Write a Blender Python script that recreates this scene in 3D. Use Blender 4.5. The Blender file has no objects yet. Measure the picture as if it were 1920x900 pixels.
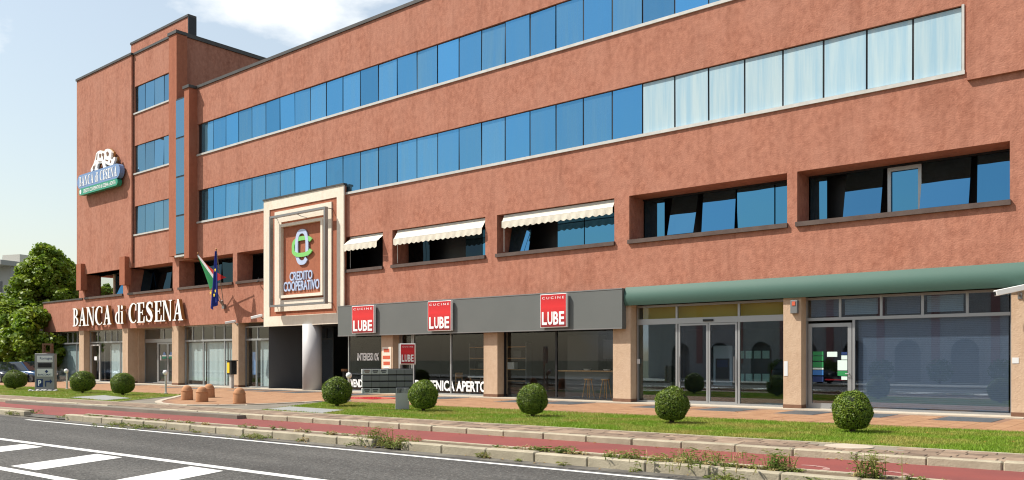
import bpy, math, random
import numpy as np
from mathutils import Vector, Matrix
random.seed(7); rng = np.random.default_rng(7)
R = math.radians
scene = bpy.context.scene
COL = scene.collection
# ------------------------------------------------------------------ camera
YAW = R(39.93)
cd = bpy.data.cameras.new('camera'); cam = bpy.data.objects.new('camera', cd); COL.objects.link(cam)
cam.location = (0, 0, 1.5); cam.rotation_euler = (R(90), 0, YAW)
cd.sensor_width = 36; cd.lens = 29.775; cd.shift_y = 0.1167; cd.clip_start = .1; cd.clip_end = 3000
scene.camera = cam
scene.cycles.filter_width = 1.15
# ------------------------------------------------------------------ sky and sun
SUN_EL = R(51); SUN_AZ = math.atan2(-.767, -.641)          # azimuth from +Y towards +X
w = bpy.data.worlds.new('World'); scene.world = w; w.use_nodes = True
nt = w.node_tree; N = nt.nodes; L = nt.links; N.clear()
sky = N.new('ShaderNodeTexSky'); sky.sky_type = 'NISHITA'; sky.sun_disc = False
sky.sun_elevation = SUN_EL; sky.sun_rotation = SUN_AZ
sky.air_density = 1.6; sky.dust_density = 1.5; sky.ozone_density = 1.0; sky.altitude = 50
tc = N.new('ShaderNodeTexCoord'); mp = N.new('ShaderNodeMapping'); mp.inputs['Scale'].default_value = (1, 1, 2.2)
mp.inputs['Location'].default_value = (3.09, 1.69, 0.48)
nz = N.new('ShaderNodeTexNoise'); nz.inputs['Scale'].default_value = 2.6; nz.inputs['Detail'].default_value = 9; nz.inputs['Roughness'].default_value = .55
cr = N.new('ShaderNodeValToRGB'); cr.color_ramp.elements[0].position = .565; cr.color_ramp.elements[1].position = .635; cr.color_ramp.elements[0].color = (.30, .30, .30, 1)      # thin high haze everywhere, clouds above it
cm = N.new('ShaderNodeMixRGB'); cm.inputs['Color2'].default_value = (7.4, 7.7, 7.9, 1)
bg = N.new('ShaderNodeBackground'); bg.inputs['Strength'].default_value = .10
wo = N.new('ShaderNodeOutputWorld')
L.new(tc.outputs['Generated'], mp.inputs['Vector']); L.new(mp.outputs['Vector'], nz.inputs['Vector'])
L.new(nz.outputs['Fac'], cr.inputs['Fac']); L.new(cr.outputs['Color'], cm.inputs['Fac'])
L.new(sky.outputs['Color'], cm.inputs['Color1']); L.new(cm.outputs['Color'], bg.inputs['Color'])
L.new(bg.outputs['Background'], wo.inputs['Surface'])
sl = bpy.data.lights.new('sun', 'SUN'); so = bpy.data.objects.new('sun', sl); COL.objects.link(so)
sl.energy = 5.0; sl.angle = R(.5); sl.color = (1, .94, .84)
sd = Vector((-.767 * math.cos(SUN_EL), -.641 * math.cos(SUN_EL), math.sin(SUN_EL)))
so.rotation_euler = sd.to_track_quat('Z', 'Y').to_euler(); so.location = (-20, -20, 40)
vs = scene.view_settings; vs.view_transform = 'Standard'; vs.look = 'None'; vs.gamma = 1; vs.use_curve_mapping = False
vs.exposure = .5
# ------------------------------------------------------------------ materials
MATS = {}
TONE = .72          # base colours below were picked for a flatter exposure; this brings them to the camera's
BRIGHT = {'white_paint', 'letter_white', 'white_plastic', 'awning', 'road_paint', 'asphalt', 'grass_blade', 'turf', 'box_leaf', 'leaf_a', 'leaf_b', 'leaf_red', 'weed_green', 'weed_dry', 'flag_green', 'flag_white', 'flag_red', 'flag_blue', 'flag_yellow', 'red_print', 'blind', 'room_yellow', 'room_wall', 'wood', 'glass_pale', 'logo_green', 'logo_blue', 'yellow_paint', 'sticker_pale', 'sticker_green', 'sticker_blue', 'panel_white'}
def newmat(name):
    m = bpy.data.materials.new(name); m.use_nodes = True; m.node_tree.nodes.clear()
    MATS[name] = m; return m, m.node_tree.nodes, m.node_tree.links
def mat(name, col, rough=.7, metal=0, var=.0, scale=4., col2=None, bump=0, bscale=60., stretch=(1, 1, 1), rnd=0., spec=.4, coords='Object', detail=4., lo=.35, hi=.65, trans=0):
    k_ = 1 if name in BRIGHT else TONE; col = tuple(c * k_ for c in col); col2 = tuple(c * k_ for c in col2) if col2 else None
    m, n, l = newmat(name)
    out = n.new('ShaderNodeOutputMaterial'); b = n.new('ShaderNodeBsdfPrincipled')
    l.new(b.outputs[0], out.inputs[0])
    b.inputs['Roughness'].default_value = rough; b.inputs['Metallic'].default_value = metal
    b.inputs['Specular IOR Level'].default_value = spec
    b.inputs['Base Color'].default_value = (*col, 1)
    last = None
    if col2 or bump:
        t = n.new('ShaderNodeTexCoord'); mpg = n.new('ShaderNodeMapping'); mpg.inputs['Scale'].default_value = stretch
        if coords == 'World':
            g = n.new('ShaderNodeNewGeometry'); l.new(g.outputs['Position'], mpg.inputs['Vector'])
        else: l.new(t.outputs[coords], mpg.inputs['Vector'])
    if col2:
        x = n.new('ShaderNodeTexNoise'); x.inputs['Scale'].default_value = scale; x.inputs['Detail'].default_value = detail; x.inputs['Roughness'].default_value = .6
        r = n.new('ShaderNodeValToRGB'); r.color_ramp.elements[0].position = lo; r.color_ramp.elements[1].position = hi
        r.color_ramp.elements[0].color = (*col, 1); r.color_ramp.elements[1].color = (*col2, 1)
        l.new(mpg.outputs[0], x.inputs['Vector']); l.new(x.outputs['Fac'], r.inputs['Fac']); last = r.outputs['Color']
    if rnd:
        oi = n.new('ShaderNodeObjectInfo'); mr = n.new('ShaderNodeMapRange')
        mr.inputs['To Min'].default_value = 1 - rnd; mr.inputs['To Max'].default_value = 1 + rnd
        l.new(oi.outputs['Random'], mr.inputs['Value'])
        mx = n.new('ShaderNodeVectorMath'); mx.operation = 'SCALE'
        if last: l.new(last, mx.inputs[0])
        else: mx.inputs[0].default_value = col
        l.new(mr.outputs[0], mx.inputs['Scale']); last = mx.outputs[0]
    if last: l.new(last, b.inputs['Base Color'])
    if bump:
        y = n.new('ShaderNodeTexNoise'); y.inputs['Scale'].default_value = bscale; y.inputs['Detail'].default_value = 5
        bp = n.new('ShaderNodeBump'); bp.inputs['Strength'].default_value = bump; bp.inputs['Distance'].default_value = .02
        l.new(mpg.outputs[0], y.inputs['Vector']); l.new(y.outputs['Fac'], bp.inputs['Height']); l.new(bp.outputs[0], b.inputs['Normal'])
    if trans:
        tr = n.new('ShaderNodeBsdfTranslucent'); ms = n.new('ShaderNodeMixShader'); ms.inputs[0].default_value = trans
        if last: l.new(last, tr.inputs['Color'])
        else: tr.inputs['Color'].default_value = (*col, 1)
        l.new(b.outputs[0], ms.inputs[1]); l.new(tr.outputs[0], ms.inputs[2]); l.new(ms.outputs[0], out.inputs[0])
    return m
def stucco(name, ca, cb, cc, bump=.5):
    """rough render: broad blotches, fine mottling, faint vertical rain streaks"""
    k_ = .86 if name == 'stucco_cream' else TONE; ca, cb, cc = [tuple(x * k_ for x in c) for c in (ca, cb, cc)]
    m, n, l = newmat(name)
    out = n.new('ShaderNodeOutputMaterial'); b = n.new('ShaderNodeBsdfPrincipled'); l.new(b.outputs[0], out.inputs[0])
    b.inputs['Roughness'].default_value = .93; b.inputs['Specular IOR Level'].default_value = .15
    g = n.new('ShaderNodeNewGeometry')
    def noise(sc, st, det, lo, hi):
        mpg = n.new('ShaderNodeMapping'); mpg.inputs['Scale'].default_value = st; l.new(g.outputs['Position'], mpg.inputs['Vector'])
        x = n.new('ShaderNodeTexNoise'); x.inputs['Scale'].default_value = sc; x.inputs['Detail'].default_value = det; x.inputs['Roughness'].default_value = .65
        l.new(mpg.outputs[0], x.inputs['Vector'])
        r = n.new('ShaderNodeMapRange'); r.inputs['From Min'].default_value = lo; r.inputs['From Max'].default_value = hi
        l.new(x.outputs['Fac'], r.inputs['Value']); return r.outputs[0], x.outputs['Fac']
    f1, _ = noise(.8, (1, 1, .75), 7, .32, .68); f2, h2 = noise(6, (1, 1, .7), 9, .38, .68); f3, _ = noise(1.8, (1, 1, .09), 6, .50, .74)
    m1 = n.new('ShaderNodeMixRGB'); m1.inputs[1].default_value = (*ca, 1); m1.inputs[2].default_value = (*cb, 1); l.new(f2, m1.inputs[0])
    m2 = n.new('ShaderNodeMixRGB'); m2.inputs[2].default_value = (*cc, 1); l.new(m1.outputs[0], m2.inputs[1])
    q = n.new('ShaderNodeMath'); q.operation = 'MULTIPLY'; q.inputs[1].default_value = .6; l.new(f1, q.inputs[0]); l.new(q.outputs[0], m2.inputs[0])
    m3 = n.new('ShaderNodeMixRGB'); m3.inputs[2].default_value = (*[k * .78 for k in cb], 1); l.new(m2.outputs[0], m3.inputs[1])
    q2 = n.new('ShaderNodeMath'); q2.operation = 'MULTIPLY'; q2.inputs[1].default_value = .45; l.new(f3, q2.inputs[0]); l.new(q2.outputs[0], m3.inputs[0])
    l.new(m3.outputs[0], b.inputs['Base Color'])
    y = n.new('ShaderNodeTexNoise'); y.inputs['Scale'].default_value = 22; y.inputs['Detail'].default_value = 6; l.new(g.outputs['Position'], y.inputs['Vector'])
    bp = n.new('ShaderNodeBump'); bp.inputs['Strength'].default_value = bump; bp.inputs['Distance'].default_value = .03
    l.new(y.outputs['Fac'], bp.inputs['Height']); l.new(bp.outputs[0], b.inputs['Normal'])
    return m
def mirror_glass(name, tint, base, rnd=.1, wob=.02, dif=.15, cloud_streak=0):
    """opaque coated glass: tinted mirror over a dark body"""
    m, n, l = newmat(name)
    out = n.new('ShaderNodeOutputMaterial'); gl = n.new('ShaderNodeBsdfGlossy'); di = n.new('ShaderNodeBsdfDiffuse'); ms = n.new('ShaderNodeMixShader')
    gl.inputs['Roughness'].default_value = .015; di.inputs['Color'].default_value = (*base, 1); ms.inputs[0].default_value = dif
    oi = n.new('ShaderNodeObjectInfo'); mr = n.new('ShaderNodeMapRange'); mr.inputs['To Min'].default_value = 1 - rnd; mr.inputs['To Max'].default_value = 1 + rnd
    l.new(oi.outputs['Random'], mr.inputs['Value'])
    mx = n.new('ShaderNodeVectorMath'); mx.operation = 'SCALE'; mx.inputs[0].default_value = tint; l.new(mr.outputs[0], mx.inputs['Scale']); l.new(mx.outputs[0], gl.inputs['Color'])
    g = n.new('ShaderNodeNewGeometry'); y = n.new('ShaderNodeTexNoise'); y.inputs['Scale'].default_value = .9; y.inputs['Detail'].default_value = 1
    l.new(g.outputs['Position'], y.inputs['Vector']); bp = n.new('ShaderNodeBump'); bp.inputs['Strength'].default_value = wob; bp.inputs['Distance'].default_value = .3
    l.new(y.outputs['Fac'], bp.inputs['Height']); l.new(bp.outputs[0], gl.inputs['Normal'])
    if cloud_streak:  # pale streaks mixed into the pane colour, standing for varied cloud reflections
        w2 = n.new('ShaderNodeMath'); w2.operation = 'MULTIPLY'; w2.inputs[1].default_value = 7.31; l.new(oi.outputs['Random'], w2.inputs[0])
        fr = n.new('ShaderNodeMath'); fr.operation = 'FRACT'; l.new(w2.outputs[0], fr.inputs[0])
        mpg = n.new('ShaderNodeMapping'); mpg.inputs['Scale'].default_value = (3.2, 1, .25); l.new(g.outputs['Position'], mpg.inputs['Vector'])
        nzc = n.new('ShaderNodeTexNoise'); nzc.inputs['Scale'].default_value = 1.3; nzc.inputs['Detail'].default_value = 3; l.new(mpg.outputs[0], nzc.inputs['Vector'])
        cmx = n.new('ShaderNodeMath'); cmx.operation = 'MULTIPLY'; l.new(fr.outputs[0], cmx.inputs[0]); l.new(nzc.outputs['Fac'], cmx.inputs[1])
        cml = n.new('ShaderNodeMath'); cml.operation = 'MULTIPLY_ADD'; cml.inputs[1].default_value = cloud_streak; cml.inputs[2].default_value = dif; cml.use_clamp = True; l.new(cmx.outputs[0], cml.inputs[0]); l.new(cml.outputs[0], ms.inputs[0])
    l.new(gl.outputs[0], ms.inputs[1]); l.new(di.outputs[0], ms.inputs[2]); l.new(ms.outputs[0], out.inputs[0])
    return m
def clear_glass(name, tint, add=.05, mul=1.3):
    m, n, l = newmat(name)
    out = n.new('ShaderNodeOutputMaterial'); gl = n.new('ShaderNodeBsdfGlossy'); tr = n.new('ShaderNodeBsdfTransparent'); ms = n.new('ShaderNodeMixShader')
    gl.inputs['Roughness'].default_value = .01; gl.inputs['Color'].default_value = (.9, .95, 1, 1); tr.inputs['Color'].default_value = (*tint, 1)
    fr = n.new('ShaderNodeFresnel'); gm = n.new('ShaderNodeNewGeometry'); ir = n.new('ShaderNodeMapRange')      # same reflectance from both faces
    ir.inputs['To Min'].default_value = 1.5; ir.inputs['To Max'].default_value = 1 / 1.5; l.new(gm.outputs['Backfacing'], ir.inputs['Value']); l.new(ir.outputs[0], fr.inputs['IOR'])
    ma = n.new('ShaderNodeMath'); ma.operation = 'MULTIPLY_ADD'; ma.inputs[1].default_value = mul; ma.inputs[2].default_value = add; ma.use_clamp = True
    l.new(fr.outputs[0], ma.inputs[0]); l.new(ma.outputs[0], ms.inputs[0])
    l.new(tr.outputs[0], ms.inputs[1]); l.new(gl.outputs[0], ms.inputs[2]); l.new(ms.outputs[0], out.inputs[0])
    return m
stucco('stucco', (.56, .24, .16), (.36, .138, .09), (.585, .285, .205), .4)
stucco('stucco_red', (.48, .175, .10), (.38, .13, .078), (.50, .19, .115), .3)
stucco('stucco_cream', (.84, .75, .63), (.75, .65, .53), (.86, .78, .67), .25)
stucco('stucco_pillar', (.68, .49, .34), (.57, .39, .26), (.70, .52, .38), .35)
stucco('plaster_pale', (.62, .62, .60), (.52, .52, .51), (.66, .66, .64), .2)
mirror_glass('glass_blue', (.085, .28, .50), (.13, .25, .34), .20, .05, .02, .8)
mirror_glass('glass_tower', (.13, .27, .40), (.14, .20, .24), .12, .05, .03, .5)  # greyer tint stands in for the reflection at the tower's angle
mirror_glass('glass_dark_reflection', (.03, .055, .075), (.004, .006, .008), .3, .05, .2)  # same glazing, with dark tree reflections put into the tint
mirror_glass('glass_dark', (.085, .27, .46), (.004, .006, .01), .12, .03, .2)
clear_glass('glass_shop', (.95, .97, .97), .0, .65)
clear_glass('glass_tint', (.78, .84, .90), .06, 1.4)
clear_glass('glass_green', (.68, .82, .80), .07, 1.5)
mat('glass_pale', (.28, .43, .53), .12, 0, col2=(.40, .51, .55), scale=2.2, stretch=(2.2, 1, .12), coords='World', rnd=.05, spec=.5)
mat('aluminium', (.50, .51, .52), .38, .6)
mat('white_metal', (.72, .71, .68), .4, .1, col2=(.62, .6, .56), scale=3, coords='World')
mat('dark_frame', (.018, .019, .022), .45)
mat('brown_sill', (.10, .062, .05), .5, col2=(.13, .09, .075), scale=3, coords='World')
mat('coping_metal', (.062, .056, .052), .5, .2, col2=(.09, .085, .08), scale=2, coords='World')
mat('plinth_stone', (.24, .12, .07), .7, col2=(.19, .09, .05), scale=8)
mat('column_metal', (.66, .65, .66), .55, 0, col2=(.60, .59, .60), scale=2)
mat('fascia_grey', (.15, .162, .157), .5, col2=(.165, .175, .17), scale=.6, coords='World')
mat('canopy_green', (.085, .17, .14), .6, .0, col2=(.095, .18, .15), scale=.5, coords='World', spec=.2)
mat('blind', (.42, .50, .51), .7, rnd=.02, col2=(.40, .475, .485), scale=2, stretch=(3, 1, .2))
mat('blind_grey', (.30, .33, .38), .6, rnd=.08)
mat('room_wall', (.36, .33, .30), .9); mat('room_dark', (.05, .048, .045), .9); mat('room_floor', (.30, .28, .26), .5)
mat('room_yellow', (.42, .31, .05), .9); mat('room_black', (.012, .012, .013), .9)
mat('kitchen_grey', (.16, .17, .18), .4); mat('kitchen_black', (.03, .03, .032), .3); mat('wood', (.60, .34, .14), .5, col2=(.36, .19, .08), scale=3, stretch=(8, 8, 1))
mat('white_paint', (.80, .80, .79), .5); mat('white_plastic', (.78, .78, .77), .4)
mat('letter_white', (.80, .80, .80), .4); mat('letter_gold', (.45, .25, .09), .35, .5)
mat('sign_blue', (.20, .34, .62), .4); mat('sign_green', (.02, .36, .22), .4); mat('logo_blue', (.42, .50, .68), .4); mat('logo_green', (.19, .52, .14), .4)
mat('red_print', (.50, .013, .02), .25); mat('red_print_dark', (.22, .008, .012), .25); mat('orange_red', (.72, .13, .06), .6)
mat('pink_paint', (.5, .26, .24), .7)
mat('steel', (.34, .33, .33), .4, .7)
mat('awning', (.74, .70, .60), .85, col2=(.68, .63, .53), scale=1.5, coords='World', trans=.15)
mat('flag_green', (.02, .25, .08), .8, trans=.25); mat('flag_white', (.75, .75, .75), .8, trans=.25); mat('flag_red', (.60, .03, .03), .8, trans=.25)
mat('flag_blue', (.012, .03, .22), .8, trans=.2); mat('flag_yellow', (.80, .60, .02), .8)
mat('totem_grey', (.34, .34, .345), .5, .2); mat('panel_white', (.62, .63, .63), .4); mat('navy', (.01, .04, .16), .5); mat('black_plastic', (.015, .015, .016), .4)
mat('board_grey', (.19, .195, .195), .5, rnd=.12); mat('board_light', (.52, .53, .52), .5, rnd=.1); mat('yellow_paint', (.75, .50, .02), .5)
mat('terracotta_bollard', (.60, .30, .15), .9, col2=(.52, .25, .12), scale=6, bump=.3, bscale=80)
mat('sticker_green', (.02, .22, .07), .5); mat('sticker_blue', (.03, .15, .42), .5); mat('sticker_pale', (.60, .72, .68), .5)
# ground
def ground_mats():
    m, n, l = newmat('asphalt')
    out = n.new('ShaderNodeOutputMaterial'); b = n.new('ShaderNodeBsdfPrincipled'); l.new(b.outputs[0], out.inputs[0])
    b.inputs['Roughness'].default_value = .9; b.inputs['Specular IOR Level'].default_value = .25
    g = n.new('ShaderNodeNewGeometry')
    a = n.new('ShaderNodeTexNoise'); a.inputs['Scale'].default_value = .35; a.inputs['Detail'].default_value = 5
    v = n.new('ShaderNodeTexVoronoi'); v.inputs['Scale'].default_value = 45
    c = n.new('ShaderNodeTexNoise'); c.inputs['Scale'].default_value = 30; c.inputs['Detail'].default_value = 4
    for x in (a, v, c): l.new(g.outputs['Position'], x.inputs['Vector'])
    r = n.new('ShaderNodeValToRGB'); r.color_ramp.elements[0].position = .35; r.color_ramp.elements[1].position = .65
    r.color_ramp.elements[0].color = (.058, .056, .053, 1); r.color_ramp.elements[1].color = (.078, .075, .070, 1); l.new(a.outputs['Fac'], r.inputs['Fac'])
    r2 = n.new('ShaderNodeMapRange'); r2.inputs['From Min'].default_value = .3; r2.inputs['From Max'].default_value = .75; r2.inputs['To Min'].default_value = .55; r2.inputs['To Max'].default_value = 1.75
    l.new(c.outputs['Fac'], r2.inputs['Value'])
    sc = n.new('ShaderNodeVectorMath'); sc.operation = 'SCALE'; l.new(r.outputs[0], sc.inputs[0]); l.new(r2.outputs[0], sc.inputs['Scale'])
    mpr = n.new('ShaderNodeMapping'); mpr.inputs['Rotation'].default_value = (0, 0, -R(2.968)); mpr.inputs['Scale'].default_value = (.05, .9, 1); l.new(g.outputs['Position'], mpr.inputs['Vector'])
    tk = n.new('ShaderNodeTexNoise'); tk.inputs['Scale'].default_value = 1.3; tk.inputs['Detail'].default_value = 5; l.new(mpr.outputs[0], tk.inputs['Vector'])
    tr = n.new('ShaderNodeMapRange'); tr.inputs['From Min'].default_value = .3; tr.inputs['From Max'].default_value = .7; tr.inputs['To Min'].default_value = .8; tr.inputs['To Max'].default_value = 1.22; l.new(tk.outputs['Fac'], tr.inputs['Value'])
    wr = n.new('ShaderNodeVectorMath'); wr.operation = 'SCALE'; l.new(sc.outputs[0], wr.inputs[0]); l.new(tr.outputs[0], wr.inputs['Scale']); sc = wr
    # pale aggregate stones
    r3 = n.new('ShaderNodeValToRGB'); r3.color_ramp.elements[0].position = .80; r3.color_ramp.elements[1].position = .86; l.new(v.outputs['Color'], r3.inputs['Fac'])
    mx = n.new('ShaderNodeMixRGB'); mx.inputs[2].default_value = (.15, .145, .135, 1); l.new(sc.outputs[0], mx.inputs[1]); l.new(r3.outputs[0], mx.inputs[0])
    l.new(mx.outputs[0], b.inputs['Base Color'])
    bp = n.new('ShaderNodeBump'); bp.inputs['Strength'].default_value = .6; bp.inputs['Distance'].default_value = .01
    l.new(v.outputs['Distance'], bp.inputs['Height']); l.new(bp.outputs[0], b.inputs['Normal'])
ground_mats()
mat('gutter', (.20, .185, .155), .9, col2=(.10, .09, .08), scale=2.5, coords='World', bump=.3)
mat('road_paint', (.66, .66, .64), .7, col2=(.40, .40, .385), scale=5, coords='World', lo=.52, hi=.72, detail=9, bump=.3, bscale=50)
mat('cycle_red', (.30, .072, .06), .9, col2=(.235, .062, .055), scale=.7, coords='World', bump=.3, bscale=40, detail=8)
mat('cycle_paint', (.50, .33, .29), .9, col2=(.36, .13, .11), scale=9, coords='World')
mat('kerb_stone', (.53, .47, .345), .85, col2=(.41, .36, .26), scale=3, coords='World', bump=.4, bscale=35, rnd=.09)
mat('soil', (.22, .17, .11), .95, col2=(.14, .10, .06), scale=5, coords='World', bump=.5, bscale=30)
mat('sett', (.36, .265, .185), .85, col2=(.23, .16, .115), scale=2.2, coords='World', rnd=.32, bump=.3, bscale=30)
mat('joint', (.30, .26, .205), .95)
mat('terracotta_tile', (.48, .275, .15), .85, col2=(.38, .20, .105), scale=2.0, coords='World', bump=.2, bscale=25, detail=6)
mat('terracotta_joint', (.30, .17, .11), .95)
mat('pale_stone', (.62, .54, .43), .8, col2=(.54, .46, .36), scale=3, coords='World')
mat('slate', (.085, .095, .105), .55, col2=(.115, .125, .135), scale=4, coords='World')
mat('drive', (.27, .24, .195), .9, col2=(.21, .185, .15), scale=1.3, coords='World', bump=.3)
mat('concrete', (.37, .38, .37), .85, col2=(.32, .33, .32), scale=3, coords='World')
mat('earth', (.20, .19, .14), .95, col2=(.13, .14, .07), scale=.2, coords='World')
mat('turf', (.10, .15, .016), .95, col2=(.20, .18, .055), scale=.9, coords='World', lo=.45, hi=.7)
mat('grass_blade', (.18, .30, .018), .7, col2=(.37, .33, .08), scale=.8, coords='World', lo=.42, hi=.64, trans=.3)
mat('weed_green', (.11, .18, .025), .7, col2=(.24, .23, .06), scale=3, coords='World', trans=.25)
mat('weed_dry', (.42, .33, .15), .8, trans=.2)
mat('box_leaf', (.085, .155, .010), .45, col2=(.18, .24, .02), scale=5, trans=.15, rnd=.12)
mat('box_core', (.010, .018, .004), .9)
mat('leaf_a', (.12, .22, .016), .5, col2=(.25, .32, .03), scale=.9, coords='World', trans=.4)
mat('leaf_b', (.09, .165, .016), .5, col2=(.17, .23, .03), scale=1.1, coords='World', trans=.3)
mat('leaf_red', (.16, .18, .025), .6, col2=(.30, .14, .04), scale=1.6, coords='World', trans=.3)
mat('bark', (.12, .09, .065), .9, col2=(.08, .06, .045), scale=6, bump=.6, bscale=20)
mat('fallen_leaf', (.50, .28, .06), .8); mat('pebble', (.70, .69, .66), .8)
mat('car_dark', (.02, .025, .035), .2, .3, spec=.7); mat('car_blue', (.03, .09, .20), .2, .3, spec=.7); mat('car_silver', (.38, .39, .40), .25, .6)
mat('tyre', (.02, .02, .02), .8); mat('car_glass', (.02, .025, .03), .05, 0, spec=.9); mat('lamp_glass', (.6, .6, .6), .1)
mat('house_grey', (.40, .40, .40), .85, col2=(.40, .40, .39), scale=.5, coords='World'); mat('house_white', (.68, .66, .60), .85); mat('shutter', (.14, .14, .15), .6)
M = MATS
# ------------------------------------------------------------------ mesh helpers
class MB:
    def __init__(s): s.v = []; s.f = []
    def add(s, v, f):
        k = len(s.v); s.v += [tuple(a) for a in v]; s.f += [tuple(i + k for i in a) for a in f]; return s
    def quad(s, a, b, c, d): return s.add([a, b, c, d], [(0, 1, 2, 3)])
    def box(s, x0, x1, y0, y1, z0, z1):
        return s.add([(x0, y0, z0), (x1, y0, z0), (x1, y1, z0), (x0, y1, z0), (x0, y0, z1), (x1, y0, z1), (x1, y1, z1), (x0, y1, z1)],
                     [(0, 3, 2, 1), (4, 5, 6, 7), (0, 1, 5, 4), (1, 2, 6, 5), (2, 3, 7, 6), (3, 0, 4, 7)])
    def bbox(s, x0, x1, y0, y1, z0, z1, b=.01):
        """box with chamfered edges (a rounded look at small cost)"""
        X = (x0, x1); Y = (y0, y1); Z = (z0, z1); v = []
        for i in (0, 1):
            for j in (0, 1):
                for k in (0, 1):
                    sx, sy, sz = (1 if i == 0 else -1), (1 if j == 0 else -1), (1 if k == 0 else -1)
                    v += [(X[i], Y[j] + sy * b, Z[k] + sz * b), (X[i] + sx * b, Y[j], Z[k] + sz * b), (X[i] + sx * b, Y[j] + sy * b, Z[k])]
        I = lambda i, j, k, a: ((i * 2 + j) * 2 + k) * 3 + a
        f = []
        for i in (0, 1): f.append((I(i, 0, 0, 0), I(i, 1, 0, 0), I(i, 1, 1, 0), I(i, 0, 1, 0)) if i else (I(i, 0, 0, 0), I(i, 0, 1, 0), I(i, 1, 1, 0), I(i, 1, 0, 0)))
        for j in (0, 1): f.append((I(0, j, 0, 1), I(0, j, 1, 1), I(1, j, 1, 1), I(1, j, 0, 1)) if j else (I(0, j, 0, 1), I(1, j, 0, 1), I(1, j, 1, 1), I(0, j, 1, 1)))
        for k in (0, 1): f.append((I(0, 0, k, 2), I(1, 0, k, 2), I(1, 1, k, 2), I(0, 1, k, 2)) if k else (I(0, 0, k, 2), I(0, 1, k, 2), I(1, 1, k, 2), I(1, 0, k, 2)))
        for j in (0, 1):
            for k in (0, 1): f.append((I(0, j, k, 1), I(0, j, k, 2), I(1, j, k, 2), I(1, j, k, 1)))
        for i in (0, 1):
            for k in (0, 1): f.append((I(i, 0, k, 0), I(i, 0, k, 2), I(i, 1, k, 2), I(i, 1, k, 0)))
        for i in (0, 1):
            for j in (0, 1): f.append((I(i, j, 0, 0), I(i, j, 0, 1), I(i, j, 1, 1), I(i, j, 1, 0)))
        for i in (0, 1):
            for j in (0, 1):
                for k in (0, 1): f.append((I(i, j, k, 0), I(i, j, k, 1), I(i, j, k, 2)))
        return s.add(v, f)
    def prism_y(s, poly, y0, y1):
        """poly in (x,z) extruded along y"""
        n = len(poly); v = [(x, y0, z) for x, z in poly] + [(x, y1, z) for x, z in poly]
        return s.add(v, [tuple(range(n)), tuple(range(2 * n - 1, n - 1, -1))] + [(i, i + n, (i + 1) % n + n, (i + 1) % n) for i in range(n)])
    def prism_x(s, poly, x0, x1):
        n = len(poly); v = [(x0, y, z) for y, z in poly] + [(x1, y, z) for y, z in poly]
        return s.add(v, [tuple(range(n)), tuple(range(2 * n - 1, n - 1, -1))] + [(i, i + n, (i + 1) % n + n, (i + 1) % n) for i in range(n)])
    def prism_z(s, poly, z0, z1):
        n = len(poly); v = [(x, y, z0) for x, y in poly] + [(x, y, z1) for x, y in poly]
        return s.add(v, [tuple(range(n - 1, -1, -1)), tuple(range(n, 2 * n))] + [(i, (i + 1) % n, (i + 1) % n + n, i + n) for i in range(n)])
    def lathe(s, prof, c=(0, 0, 0), n=20):
        v = []; f = []
        for r, z in prof: v += [(c[0] + r * math.cos(2 * math.pi * i / n), c[1] + r * math.sin(2 * math.pi * i / n), c[2] + z) for i in range(n)]
        for k in range(len(prof) - 1): f += [(k * n + i, k * n + (i + 1) % n, (k + 1) * n + (i + 1) % n, (k + 1) * n + i) for i in range(n)]
        f += [tuple(range(n - 1, -1, -1)), tuple(range((len(prof) - 1) * n, len(prof) * n))]
        return s.add(v, f)
    def tube(s, pts, r, n=8):
        pts = [Vector(p) for p in pts]; rr = r if isinstance(r, (list, tuple)) else [r] * len(pts); v = []; f = []
        for i, p in enumerate(pts):
            t = (pts[min(i + 1, len(pts) - 1)] - pts[max(i - 1, 0)]).normalized()
            a = t.cross(Vector((0, 0, 1)) if abs(t.z) < .9 else Vector((1, 0, 0))).normalized(); b = t.cross(a)
            v += [tuple(p + (a * math.cos(2 * math.pi * k / n) + b * math.sin(2 * math.pi * k / n)) * rr[i]) for k in range(n)]
        for i in range(len(pts) - 1): f += [(i * n + k, i * n + (k + 1) % n, (i + 1) * n + (k + 1) % n, (i + 1) * n + k) for k in range(n)]
        f += [tuple(range(n - 1, -1, -1)), tuple(range((len(pts) - 1) * n, len(pts) * n))]
        return s.add(v, f)
    def mesh(s, name, m):
        me = bpy.data.meshes.new(name); me.from_pydata(s.v, [], s.f)
        if m: me.materials.append(m)
        me.update(); return me
    def build(s, name, m, parent=None, loc=None, rot=None, smooth=False, world=False):
        v0 = s.v
        if world and parent is not None:
            o = origin(parent); s.v = [(a - o[0], b - o[1], c - o[2]) for a, b, c in s.v]
        me = s.mesh(name, M[m] if isinstance(m, str) else m); s.v = v0
        if smooth: me.shade_smooth()
        return link(name, me, parent, loc, rot)
def origin(o):
    p = Vector((0, 0, 0))
    while o is not None: p = p + Vector(o.location); o = o.parent
    return p
def link(name, me, parent=None, loc=None, rot=None):
    o = bpy.data.objects.new(name, me); COL.objects.link(o)
    if parent is not None: o.parent = parent
    if loc is not None: o.location = loc
    if rot is not None: o.rotation_euler = rot if isinstance(rot, (tuple, list)) else (0, 0, rot)
    return o
def tag(o, label=None, cat=None, group=None, kind=None):
    for k, v in (('label', label), ('category', cat), ('group', group), ('kind', kind)):
        if v: o[k] = v
    return o
def thing(name, label, cat, loc=(0, 0, 0), rotz=0, group=None):
    return tag(link(name, None, None, loc, rotz), label, cat, group)
KIDS = {}
def copy_tree(o, parent=None):
    c = o.copy(); COL.objects.link(c); c.parent = parent
    for ch in o.children: copy_tree(ch, c)
    return c
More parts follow.
